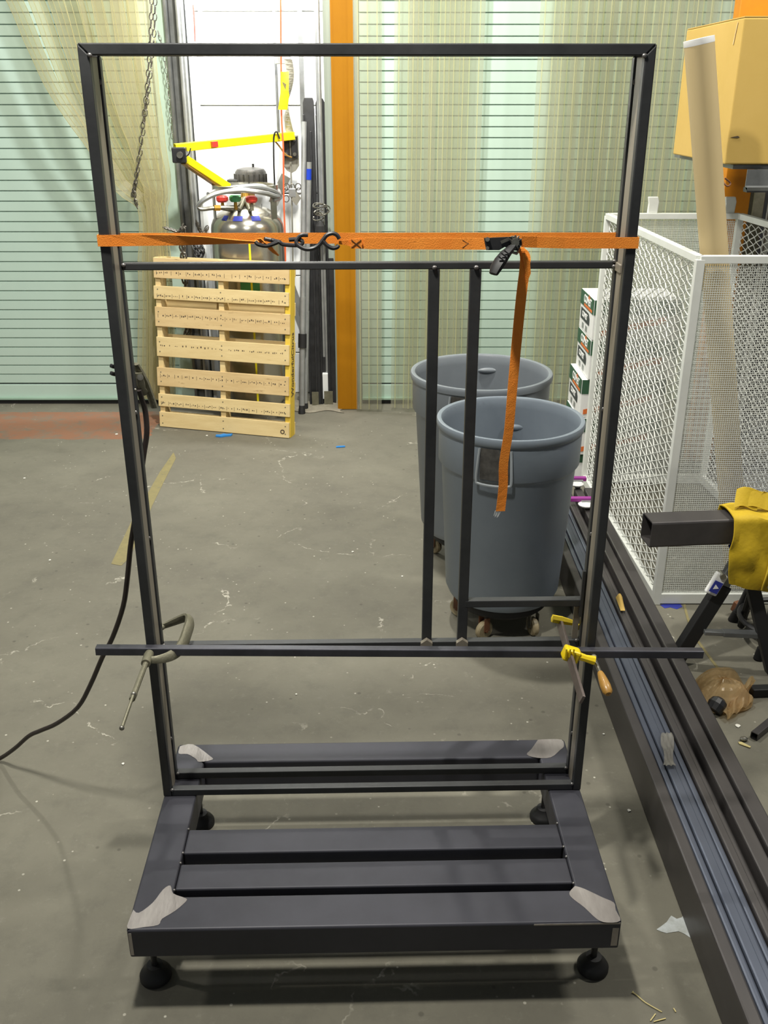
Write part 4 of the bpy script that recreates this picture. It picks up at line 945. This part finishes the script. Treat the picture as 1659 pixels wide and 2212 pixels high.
# torn film on the tubes, masking tape scrap
def film(u, v):
    p = P(1428+u*24+v*6, 1585+v*72, Z=.165); p.z = .166+.006*math.sin(9*u+4*v)**2+.004*math.sin(14*v); p.x += .008*math.sin(7*v)*(u-.5); return p
single(MB().sheet(film, 8, 14, .0015), 'plastic_film', M_film, 'torn clear plastic film scrap lying on the floor stack of steel tubes', 'plastic scrap', P(1440, 1620, Z=.165), smooth=True)
def tsc(u, v):
    p = P(1330+u*14*(1-.3*v)+v*10, 1291+v*32, Z=.165); p.z = .166+.02*(1-v)*math.sin(3*u)+.008*v; return p
single(MB().sheet(tsc, 6, 8, .001), 'paper_scrap', M_card, 'small curled tan paper scrap stuck on the long steel tubes', 'paper scrap', P(1335, 1300, Z=.165))
# magenta clamps at the far end of the tubes
def qclamp(px, py, label, w_):
    c = P(px, py, Z=.20); t = thing('quick_clamp', label, 'clamp', (c.x, c.y, .162), 0, 'magenta quick clamps behind the bin')
    MB().beam(c+Vector((-.08, 0, .0)), c+Vector((.06, .0, 0)), .03, .022).build('bar', M_purple, t, bevel=.004)
    MB().lathe([(.001, 0), (.04, 0), (.042, .006), (.03, .014), (.001, .016)], c+Vector((.0, -.03, -.022)), 14).build('pad', M_wcap, t)
    MB().prism([(-.035, 0), (.03, 0), (.012, -.06), (-.006, -.06)], c+Vector((.01, -.03, -.0)), (1, 0, 0), (0, 0, 1), (0, .02, 0)).build('jaw', M_galv, t, bevel=.003)
    return t
qclamp(1243, 1034, 'magenta quick clamp behind the nearer grey bin, farther of two', .2)
qclamp(1264, 1078, 'magenta quick clamp beside the mesh cage, nearer of two', .1)

# ------------------------------------------------------------------ white mesh cage
X0c, X1c, Y0c, Y1c, Hc = 1.215, 1.93, 3.88, 5.38, 1.557
mc_ = thing('mesh_cage', 'white powder-coated wire mesh cage standing on the floor beside the steel tubes', 'cage', ((X0c+X1c)/2, (Y0c+Y1c)/2, 0))
XN = 1.257                                 # near left corner
tt = .034
def bar(a, b, nm='frame_bar', w_=tt, h_=tt): return MB().beam(a, b, w_, h_).build(nm, M_white, mc_, bevel=.002)
NL, FL, FR, NR = Vector((XN, Y0c, 0)), Vector((X0c, Y1c, 0)), Vector((X1c, Y1c, 0)), Vector((2.02, Y0c, 0))
for c in (NL, FL, FR, NR): bar(c+Vector((0, 0, .0)), c+Vector((0, 0, Hc)), 'corner_post')
for a, b in ((NL, FL), (FL, FR), (FR, NR), (NL, NR)):
    bar(a+Vector((0, 0, Hc-.0)), b+Vector((0, 0, Hc-.0)), 'top_bar', .032, .03); bar(a+Vector((0, 0, .03)), b+Vector((0, 0, .03)), 'bottom_bar', .03, .05)
def expanded(A, B, z0, z1, nm, lw_=.088, sw=.039, th=.0028):
    A = Vector(A); B = Vector(B); Ls = (B-A).length; d = (B-A).normalized(); nrm_ = Vector((-d.y, d.x, 0)); mb = MB()
    ns = int(Ls/(lw_/2)); rows = int((z1-z0)/sw)
    for r_ in range(rows*2):
        zb = z0+sw/2*(r_+.5); sg = 1 if r_ % 2 else -1
        rg = []
        for i in range(ns*2+1):
            t = i/2; ph = math.cos(math.pi*t); kk = max(-1, min(1, ph*1.6))*sg
            p = A+d*(t*lw_/2)+Vector((0, 0, zb+sg*0+kk*sw*.25))+nrm_*.0035*ph
            wv_ = Vector((0, 0, th*.55))+nrm_*th*.8; dn = Vector((0, 0, th*.35))-nrm_*th*.25
            rg.append([p-wv_-dn, p+wv_-dn, p+wv_+dn, p-wv_+dn])
        mb.rings(rg)
    o = mb.build(nm, M_white, mc_); o['kind'] = 'stuff'; return o
def finemesh(A, B, z0, z1, nm, p=.0092, wr=.0024):
    A = Vector(A); B = Vector(B); Ls = (B-A).length; d = (B-A).normalized(); n_ = Vector((-d.y, d.x, 0)); mb = MB()
    for i in range(int(Ls/p)):
        q = A+d*p*(i+.5); mb.obox(q+Vector((0, 0, z0))-d*wr/2, d*wr, n_*wr, (0, 0, z1-z0))
    for i in range(int((z1-z0)/p)):
        mb.obox(A+Vector((0, 0, z0+p*(i+.5)))-n_*wr, d*Ls, n_*wr, (0, 0, wr))
    o = mb.build(nm, M_white, mc_); o['kind'] = 'stuff'; return o
expanded(NL+Vector((0, .015, 0)), FL, .05, Hc-.02, 'expanded_mesh')
expanded(NR+Vector((0, .015, 0)), FR, .05, Hc-.02, 'expanded_mesh')
finemesh(NL, NR, .05, Hc-.02, 'fine_mesh'); finemesh(FL, FR, .05, Hc-.02, 'fine_mesh')
for px in (1411, 1577):
    a = P(px, 467, Y=Y1c)
    MB().prism([(-.032, 0), (.022, 0), (.026, .06), (.018, .085), (-.036, .085), (-.03, .05)], (a.x, Y1c, Hc+.014), (1, 0, 0), (0, 0, 1), (0, .02, 0)).build('hook_tab', M_white, mc_, bevel=.004)
# tube of cardboard standing in the cage
tp = P(1510, 88, Y=4.02); bt = P(1543, 553, Y=4.02); dd = (bt-tp).normalized(); k_ = (tp.z-.03)/(-dd.z); bt2 = tp+dd*k_; ra = .056
ct = thing('cardboard_tube', 'long brown cardboard tube leaning inside the white mesh cage', 'tube', bt2)
MB().cyl(bt2, tp, ra, n=28).build('tube_body', M_tubec, ct, smooth=True)
MB().lathe([(.001, -.002), (ra*.86, -.002), (ra*.9, .006), (ra*1.02, .008), (ra*1.02, -.012), (ra*1.005, -.014)], tp, 28, -dd).build('white_end_cap', M_wcap, ct, smooth=True)

# ------------------------------------------------------------------ white cartons stacked behind the cage
bx0, bx1, by0, by1, bh = 1.20, 1.70, 5.46, 5.84, .235
locs = [(-.04, .02), (-.035, .0), (-.03, .01), (0, .0), (.0, .0)]
names = ['bottom carton of the white and green stack behind the cage', 'second carton from the bottom of the white and green stack', 'middle carton of the white and green stack behind the cage', 'fourth carton up in the white and green stack, under the top one', 'topmost carton of the white and green stack behind the cage']
z = .0; hs = [.15+.0, .235, .235, .235, .235]
for i in range(5):
    h = .232; z = 1.09-.2345*(5-i); dx, dy = locs[i]; z0 = max(z, .0); 
    if i == 0: z0 = 0.0; h = .1525
    t = thing('carton', names[i], 'carton', ((bx0+bx1)/2+dx, (by0+by1)/2+dy, z0), 0, 'printed cartons behind the cage')
    xa, ya, yb = bx0+dx, by0+dy, by1+dy; xb = bx1+dx; lidz = z0+h*.63
    MB().box(xa, xb, ya, yb, z0+.001, z0+h).build('carton_body', M_paper, t, bevel=.003)
    sv = MB().box(xa-.003, xa-.001, ya+.002, yb, lidz, z0+h-.001).build('green_lid_print', M_dgreen, t)
    MB().box(xa+.002, xb, ya-.003, ya-.001, lidz, z0+h-.001).build('green_lid_print', M_dgreen, t)
    tz0 = lidz+(h*.37)*.55
    if h > .2: text('COMET', .062, M_gtxt, (xa-.0036, (ya+yb)/2-.02, tz0), (0, -1, 0), (0, 0, 1), 'carton_lettering', t, bold=.002)
    MB().prism([(0, 0), (.03, .028), (.035, .0), (.06, .02), (.05, -.004)], (xa-.0036, (ya+yb)/2-.03, tz0+.02), (0, -1, 0), (0, 0, 1), (-.0008, 0, 0)).build('flame_print', M_flame, t)
    MB().box(xa-.0044, xa-.003, ya+.03, yb-.12, lidz+.006, lidz+.02).build('orange_line_print', M_flame, t)
    if h > .2:
        MB().prism([(0, 0), (.25, 0), (.25, .04), (.22, .065), (0, .065)], (xa-.002, yb-.04, z0+.065), (0, -1, 0), (0, 0, 1), (-.0012, 0, 0)).build('black_label_print', M_lblack, t)
        text('COMET', .045, M_gtxt, (xa-.0036, (ya+yb)/2+.03, z0+.098), (0, -1, 0), (0, 0, 1), 'carton_lettering', t, bold=.0015)
        for k in range(2): MB().box(xa-.002, xa-.001, yb-.09-.1*k-.05, yb-.09-.1*k, z0+.015, z0+.048).build('small_print', M_galv, t)
        MB().prism([(.02, 0), (.42, .08), (.42, .12), (.02, .03)], (xa, ya-.002, z0+.02), (1, 0, 0), (0, 0, 1), (0, -.0012, 0)).build('orange_swoosh_print', M_flame, t)
    if h > .2: text('COMET', .062, M_gtxt, ((xa+xb)/2, ya-.0036, tz0), (1, 0, 0), (0, 0, 1), 'carton_lettering', t, bold=.002)

# ------------------------------------------------------------------ big cardboard box on the orange rack
kx0, kx1, ky0, ky1 = 1.553, 2.35, 4.62, 5.47
kz0 = P(1565, 355, Y=ky0).z; kz1 = P(1597, 38, Y=ky0).z
bxo = thing('cardboard_box', 'large yellow-brown cardboard box on the rack shelf at the upper right', 'box', ((kx0+kx1)/2, (ky0+ky1)/2, kz0))
MB().box(kx0, kx1, ky0, ky1, kz0, kz1).build('box_body', M_card, bxo, bevel=.006)
MB().box(kx0+.002, kx1, ky0+.002, ky0+(ky1-ky0)/2-.004, kz1+.001, kz1+.006).build('top_flap', M_card, bxo, bevel=.001)
MB().box(kx0+.002, kx1, ky0+(ky1-ky0)/2+.004, ky1-.002, kz1+.001, kz1+.006).build('top_flap', M_card, bxo, bevel=.001)
MB().prism([(0, .0), (.06, .012), (.08, .0), (.06, -.006)], (kx0+.012, ky0-.002, kz0+.115), (.5, 0, 0), (0, 0, .5), (0, .002, 0)).build('torn_dent', M_ink, bxo)
MB().prism([(0, 0), (.03, .09), (.036, .085), (.012, .0)], (kx0+.0-.002, ky0+.10, kz1-.10), (0, -1, 0), (0, 0, 1), (-.001, 0, 0)).build('torn_dent', M_wood2, bxo)
rk = thing('storage_rack', 'orange and grey pallet rack holding the large cardboard box', 'rack', (2.2, 5.4, 0))
zsh = kz0-.004
MB().box(1.60, 2.9, ky0+.02, 5.6, zsh-.018, zsh).build('shelf_deck', M_darkg, rk)
MB().prism([(0, 0), (.0, -.075), (.035, -.09), (.04, -.075), (.006, -.07), (.006, 0)], (1.66, ky0+.0, zsh-.018), (0, -1, 0), (0, 0, 1), (1.25, 0, 0)).build('shelf_beam', M_darkg, rk)
MB().beam((1.66, ky0-.01, zsh-.105), (2.9, ky0-.01, zsh-.105), .05, .02).build('beam_flange', M_blackp, rk)
yl = MB().prism([(0, 0), (.045, .085), (.30, .085), (.30, 0)], (1.80, ky0-.038, zsh-.10), (1, 0, 0), (0, .25, 1), (0, -.001, 0)).build('yellow_load_label', M_tape, rk); yl.data.materials[0] = M_ytag
for k in range(2): MB().prism([(0, 0), (.03, .05), (.038, .05), (.008, 0)], (1.82+.17*k, ky0-.040, zsh-.085), (1, 0, 0), (0, .25, 1), (0, -.001, 0)).build('black_mark', M_black, yl)
u0, u1 = P(1562, 430, Y=5.75), P(1613, 430, Y=5.75)
MB().box(u0.x, u1.x+.02, 5.75, 5.85, 0, zsh-.02).build('orange_upright', M_orack, rk, bevel=.004)
MB().box(P(1597, 30, Y=5.75).x, P(1690, 30, Y=5.75).x, 5.75, 5.85, zsh, 3.2).build('orange_upright', M_orack, rk, bevel=.004)
MB().box(u1.x+.025, u1.x+.05, 5.78, 5.84, 0, zsh-.02).box(u1.x+.10, u1.x+.16, 5.9, 5.95, 0, zsh-.02).build('grey_post', M_iron, rk)
MB().box(u1.x+.055, u1.x+.20, 6.0, 6.03, 0, zsh-.02).build('brown_board', M_rust, rk)
MB().box(u1.x+.205, u1.x+.225, 5.9, 5.96, 0, zsh-.02).build('white_post', M_white, rk)
MB().box(2.3, 3.2, 6.2, 6.25, 0, 2.0).build('dark_back_panel', M_blackp, rk)
MB().tube(catmull([P(1558, 388, Y=ky0-.02), P(1570, 402, Y=ky0-.03), P(1578, 396, Y=ky0-.02), P(1566, 385, Y=ky0-.02)], 4), .004, 5).build('tie_wire', M_rust, rk)

# ------------------------------------------------------------------ folding work stand with a square tube and yellow leather on it
yaw = R(5.5); du = Vector((math.cos(yaw), math.sin(yaw), 0)); dw = Vector((-math.sin(yaw), math.cos(yaw), 0))
nc = P(1410, 1130, Y=3.25)
tbA = nc+dw*.052-Vector((0, 0, .052)); S_ = .104
single(MB().rtube(tbA, tbA+du*.95, S_, S_, .008, .005), 'square_tube', M_stk1, 'short thick square steel tube with an open end resting on the work stand', 'steel tube', tbA)
zbt = tbA.z-.052
ws = thing('work_stand', 'black folding work stand with grey sliding legs under the thick square tube', 'work stand', (1.45, 3.4, 0))
f1 = P(1466, 1418, Z=.0)
L0 = P(1600, 1195, Y=3.35)
kf = Vector((f1.x, 3.36, 0)); 
legtop = P(1603, 1190, Y=3.38); legmid = P(1563, 1262, Y=3.375); legbot = P(1455, 1432, Z=.012)
lg = MB().beam(legbot, legmid, .058, .05, up=(0, 1, 0)).build('leg', M_black, ws, bevel=.004)
sl = MB().beam(legmid-(legmid-legbot).normalized()*.05, legtop, .044, .038, up=(0, 1, 0)).build('sliding_leg', M_darkg, ws, bevel=.003)
c = P(1546, 1262, Y=3.335); d1 = (legmid-legbot).normalized(); d2 = Vector((d1.z, 0, -d1.x)).normalized()
lt = MB().beam(c-d1*.045, c+d1*.05, .022, .05, up=d2).build('leg_latch', M_wcap, ws, bevel=.006)
lp = MB().obox(c-d1*.03-d2*.02+Vector((0, -.018, 0)), d1*.05, d2*.036, (0, -.002, 0)).build('blue_arrow_label', M_blue, lt)
cl_ = c+Vector((0, -.021, 0))-d1*.005-d2*.002
MB().prism([(-.009, .011), (-.009, -.011), (.011, 0)], cl_, Vector((.7, 0, .7)) if 0 else d2, d1, (0, -.0008, 0)).build('arrow_mark', M_gtxt, lt)
MB().cyl(c+d1*.045-d2*.0+Vector((0, -.02, 0)), c+d1*.045+Vector((0, .02, 0)), .012).build('latch_pin', M_zinc, lt)
l2a, l2b = P(1618, 1235, Y=3.36), P(1668, 1450, Z=.01)
MB().beam(l2b, l2a, .05, .045, up=(0, 1, 0)).build('leg', M_black, ws, bevel=.004)
l3b = P(1600, 1356, Z=.01); l3b = Vector((l3b.x, l3b.y, .0))
MB().tube([P(1636, 1235, Y=3.5), l3b+Vector((0, 0, .02))], .016, 8).build('leg', M_black, ws, smooth=True)
MB().box(1.42, 2.0, 3.30, 3.46, zbt-.035, zbt-.002).build('top_rail', M_darkg, ws, bevel=.004)
ba, bb_ = P(1521, 1365, Y=3.33), P(1668, 1372, Y=3.33)
MB().beam(ba, ba+(bb_-ba)*.3, .03, .016, up=(0, 0, 1)).beam(ba+(bb_-ba)*.27, bb_, .036, .020, up=(0, 0, 1)).build('cross_brace', M_darkg, ws, bevel=.002)
MB().tube([P(1583, 1177, Y=3.3), P(1590, 1192, Y=3.3), P(1597, 1200, Y=3.32)], .018, 8).build('head_bracket', M_blueb, ws)
# yellow leather draped over
lx0 = P(1590, 1130, Y=3.2).x
yj = thing('leather_sleeve', 'yellow leather welding garment draped over the thick square tube', 'garment', (lx0+.2, 3.25, .5))
base = tbA+du*((lx0-tbA.x)/du.x)
def lth(u, v):
    # v: 0 behind the tube -> 1 lower hem in front, u along tube
    x = u*.40; ztop = zbt+S_+.012; k = v
    if k < .18: t = k/.18; y_ = .14-.02*t; zz = ztop-.16+.16*t
    elif k < .36: t = (k-.18)/.18; y_ = .12-.13*t; zz = ztop+.012*math.sin(math.pi*t)
    else: t = (k-.36)/.64; y_ = -.012-.02*math.sin(t*2.4); zz = ztop-t*(.262+.08*u*(1-u)*2+.02*u)
    wr = .010*math.sin(9*u+5*v)+.007*math.sin(21*u-8*v)+.006*math.sin(15*v+3*u)
    xs_ = x+.035*max(0, (k-.36))+.012*math.sin(6*v)
    return base+du*xs_+dw*(y_-S_/2-abs(wr)*1.0-.004 if k > .3 else y_-S_/2+0*wr)+Vector((0, 0, zz-base.z+S_/2*0+(wr*.6 if k < .4 else 0)))
base.z = 0
o = MB().sheet(lth, 26, 34, .004).build('leather_panel', M_leather, yj, smooth=True)
sm = [Vector(lth(.42-.05*t+.03*math.sin(5*t), .36+.62*t))-dw*.006 for t in [k/14 for k in range(15)]]
MB().tube(sm, .0035, 5).build('stitched_seam', M_seam, o, smooth=True)
hz = Vector(lth(.40, .93))-dw*.007; MB().lathe([(.004, 0), (.009, 0), (.009, .003), (.004, .003)], hz, 12, -dw, closed=True).build('grommet', M_zinc, o)
hz = Vector(lth(.92, .72))-dw*.007; MB().lathe([(.001, 0), (.013, 0), (.013, .005), (.001, .006)], hz, 12, -dw).build('snap_button', M_zinc, o)
def cuff(u, v):
    a = R(200*u-10); c0 = P(1618, 1092, Y=3.33)
    return c0+Vector((-.045+.11*v-.02*math.cos(a*1.2), .04*math.sin(a), .0))+Vector((.055*math.cos(a)*(.5+.4*v), 0, .050*math.sin(a)+.01*math.sin(5*v)))
MB().sheet(cuff, 16, 8, .004).build('folded_cuff', M_leather, yj, smooth=True)

# ------------------------------------------------------------------ stool behind the stand
cs_ = Vector((1.70, 3.56, 0))
stl = thing('round_stool', 'black stool with low round foot ring and blue seat behind the work stand', 'stool', cs_)
MB().tube([cs_+Vector((.17*math.cos(t), .17*math.sin(t), .10)) for t in [2*math.pi*k/28 for k in range(28)]], .011, 8, closed=True).build('foot_ring', M_blackp, stl, smooth=True)
for a in (229, 131, 319, 41):
    ca, sa = math.cos(R(a)), math.sin(R(a))
    l_ = MB().cyl(cs_+Vector((.205*ca, .205*sa, .03)), cs_+Vector((.11*ca, .11*sa, .40)), .013).build('leg', M_blackp, stl, smooth=True)
    MB().cyl(cs_+Vector((.212*ca, .212*sa, .0)), cs_+Vector((.20*ca, .20*sa, .05)), .022, .017).build('rubber_foot', M_black, l_, smooth=True)
MB().lathe([(.001, 0), (.13, 0), (.15, .02), (.16, .10), (.15, .12), (.001, .125)], cs_+Vector((0, 0, .36)), 28).build('seat', M_blueb, stl, smooth=True)
a_, b_ = P(1622, 1493, Z=.02), P(1700, 1490, Z=.02)
single(MB().beam(a_, b_, .04, .035), 'black_bar', M_black, 'black bar lying on the floor beyond the plastic bag at the right edge', 'bar', (a_.x, a_.y, 0), bevel=.004)
a_, b_ = P(1629, 1590, Z=.016), P(1690, 1540, Z=.016)
single(MB().rtube(a_, b_+(b_-a_), .028, .028, .003, .003), 'tube_offcut', M_stk1, 'small square tube offcut with an open end on the floor at the right edge', 'steel tube', (a_.x, a_.y, 0))
a_ = P(1588, 1305, Z=.04)
single(MB().beam(P(1586, 1306, Z=.05), P(1612, 1330, Z=.03), .03, .05), 'dark_bracket', M_rust, 'small dark metal bracket on the floor behind the work stand leg', 'bracket', (a_.x, a_.y, 0), bevel=.003)

# ------------------------------------------------------------------ plastic bag with dark lump
bg = thing('plastic_bag', 'crumpled amber plastic bag on the floor right of the long steel tubes', 'bag', P(1560, 1500, Z=0))
def bagf(u, v):
    a = 2*math.pi*u; rr = v
    x = 1558+rr*(64*math.cos(a))+8*math.sin(3*a)*rr; y = 1500+rr*50*math.sin(a)+8*rr*math.cos(2*a)
    p = P(x, y, Z=.006); hgt = .085*(1-rr**2.6)*(.8+.22*math.sin(2*a+1)*rr+.16*math.sin(5*a)*rr)
    p.z = .006+max(0, hgt)+.010*abs(math.sin(3*a+7*rr+2*math.sin(2*a)))*(1-rr*.8); return p
MB().sheet(bagf, 40, 12, .0012).build('bag_film', M_bag, bg, smooth=False)
def bagm(u, v):
    x = 1565+u*55+6*math.sin(8*v); y = 1520-22*u+38*v*(1-.35*u); p = P(x, y, Z=.01); p.z = .012+.07*u*(1-v)+.02*abs(math.sin(9*u+6*v)); return p
MB().sheet(bagm, 14, 10, .0012).build('bag_mouth', M_bag, bg)
c = P(1549, 1523, Z=.03)
single(MB().lathe([(.001, -.03), (.03, -.028), (.036, 0), (.03, .02), (.016, .03), (.001, .032)], c, 12, (.6, .5, .6)), 'spray_can_lid', M_blackp, 'small black plastic cap on the floor at the mouth of the amber bag', 'cap', (c.x, c.y, 0))

# ------------------------------------------------------------------ floor litter
def scrapm(px, py, poly, sc, h=.003, rot=0):
    c = P(px, py, Z=.0015); ux = Vector((math.cos(rot), math.sin(rot), 0))*sc; uy = Vector((-math.sin(rot), math.cos(rot), 0))*sc
    return MB().prism(poly, c, ux, uy, (0, 0, h)), c
def scrap(nm, px, py, poly, sc, m_, label, cat, h=.003, rot=0, group=None):
    mb, c = scrapm(px, py, poly, sc, h, rot); return single(mb, nm, m_, label, cat, c, group)
gl = [(-1, -.3), (-.3, -.5), (.2, -.2), (.9, .0), (1, .5), (.3, .3), (-.1, .5), (-.5, .1), (-1, .1)]
scrap('blue_scrap', 484, 942, gl, .055, M_blues, 'torn blue scrap on the floor in front of the pallet', 'scrap', .01)
scrap('blue_scrap', 736, 966, [(-1, -.4), (1, 0), (.9, .5), (-.2, .4), (-1, .2)], .03, M_blues, 'small blue scrap on open floor right of the pallet', 'scrap', .006)
scrap('tape_stripe', 311, 1097, [(-.02, -.80), (.05, -.80), (.04, -.3), (.035, 0), (.04, .4), (.03, .80), (-.03, .74), (-.045, .3), (-.035, -.2)], 1, M_tape, 'faded yellow tape stripe stuck on the floor behind the left upright', 'tape', .0006, R(1.0)) if 0 else None
q = [P(x, y, Z=.0008) for x, y in ((375, 977), (380, 990), (352, 1045), (330, 1090), (300, 1160), (280, 1205), (262, 1222), (240, 1218), (258, 1180), (282, 1130), (312, 1078), (345, 1020))]
mb = MB(); mb.rings([q, [p+Vector((0, 0, .0006)) for p in q]]); single(mb, 'tape_stripe', M_tape, 'faded yellow tape stripe stuck on the floor behind the left upright', 'tape', q[3])
q = [P(x, y, Z=.0008) for x, y in ((1418, 2008), (1440, 1992), (1450, 1978), (1462, 1985), (1480, 1975), (1478, 1950), (1488, 1946), (1500, 1965), (1530, 2020), (1545, 2050), (1512, 2040), (1490, 2025), (1466, 2012), (1440, 2016))]
q = catmull(q+[q[0]], 2)[:-1]; mb = MB(); mb.rings([q, [p+Vector((0, 0, .0006)) for p in q]]); single(mb, 'white_smear', M_spill, 'dried white smear on the floor left of the steel tube stack', 'smear', q[0])
rnd = random.Random(11)
chipw = ['white chip on the floor right of the base, left of the steel tubes', 'white chip on the floor below the amber plastic bag', 'white chip at the lower left corner of the pallet', 'white chip on the red-brown floor band beside the left upright',
         'white chip at the far left edge of the floor', 'white chip on open floor left of the farther grey bin', 'white speck between base rear tube and the steel tubes', 'white chip on the floor at left, below the red-brown band',
         'white chip on the floor left of the two upright bars', 'white chip on the floor left of the left upright foot', 'white speck on the floor just left of the right upright', 'white speck on open floor above the rear base tube']
for i, (x, y, r_) in enumerate(((1359, 1751, .006), (1594, 1568, .010), (447, 941, .008), (252, 938, .010), (53, 1033, .007), (762, 1192, .006), (1304, 1586, .004), (108, 1210, .006), (869, 1245, .005), (266, 1650, .005), (1254, 1512, .005), (640, 1500, .004))):
    scrap('white_chip', x, y, [(math.cos(t)*(1+.3*math.sin(3*t)), math.sin(t)) for t in [2*math.pi*k/7 for k in range(7)]], r_, M_dust, chipw[i], 'chip', .002, rnd.random()*3, 'tiny white chips on the floor')
st_ = [P(x, y, Z=.003) for x, y in ((1366, 2143), (1376, 2150), (1395, 2166), (1430, 2186))]
single(MB().tube(catmull(st_, 3), [.004]+[.0016]*9, 5), 'straw', M_straw, 'long pale straw with a seed head on the floor before the steel tubes', 'straw', st_[0])
for i, (x, y, x2, y2) in enumerate(((1405, 2205, 1416, 2190), (1412, 2207, 1438, 2200), (1455, 2178, 1460, 2186))):
    single(MB().beam(P(x, y, Z=.003), P(x2, y2, Z=.003), .0025, .002), 'wood_splinter', M_straw, ['short splinter at the bottom edge of the floor, leftmost of three', 'long yellowish splinter at the bottom edge of the floor', 'tiny splinter just right of the long pale straw'][i], 'splinter', P(x, y, Z=0), 'tiny splinters at the bottom right')
scrap('yellow_chip', 1608, 1609, [(-1, .3), (-.8, -.2), (.9, -.6), (1, -.2), (-.5, .5)], .022, M_ytag, 'small pale yellow chip on the floor below the tube offcut', 'chip', .003, -.4).data.materials[0] = M_straw
q = P(1606, 1600, Z=.0)
single(MB().sphere(q+Vector((0, 0, .008)), .012, 8, (1.3, 1, .7)), 'foil_ball', M_zinc, 'small crumpled foil ball on the floor beside the pale yellow chip', 'foil', q)
q = [P(x, y, Z=.0008) for x, y in ((1426, 1307), (1445, 1303), (1470, 1305), (1474, 1311), (1462, 1316), (1448, 1312), (1436, 1314))]
mb = MB(); mb.rings([q, [p+Vector((0, 0, .0006)) for p in q]]); single(mb, 'blue_paint_spot', M_blue, 'dark blue paint splash on the floor at the foot of the mesh cage', 'paint', q[0])
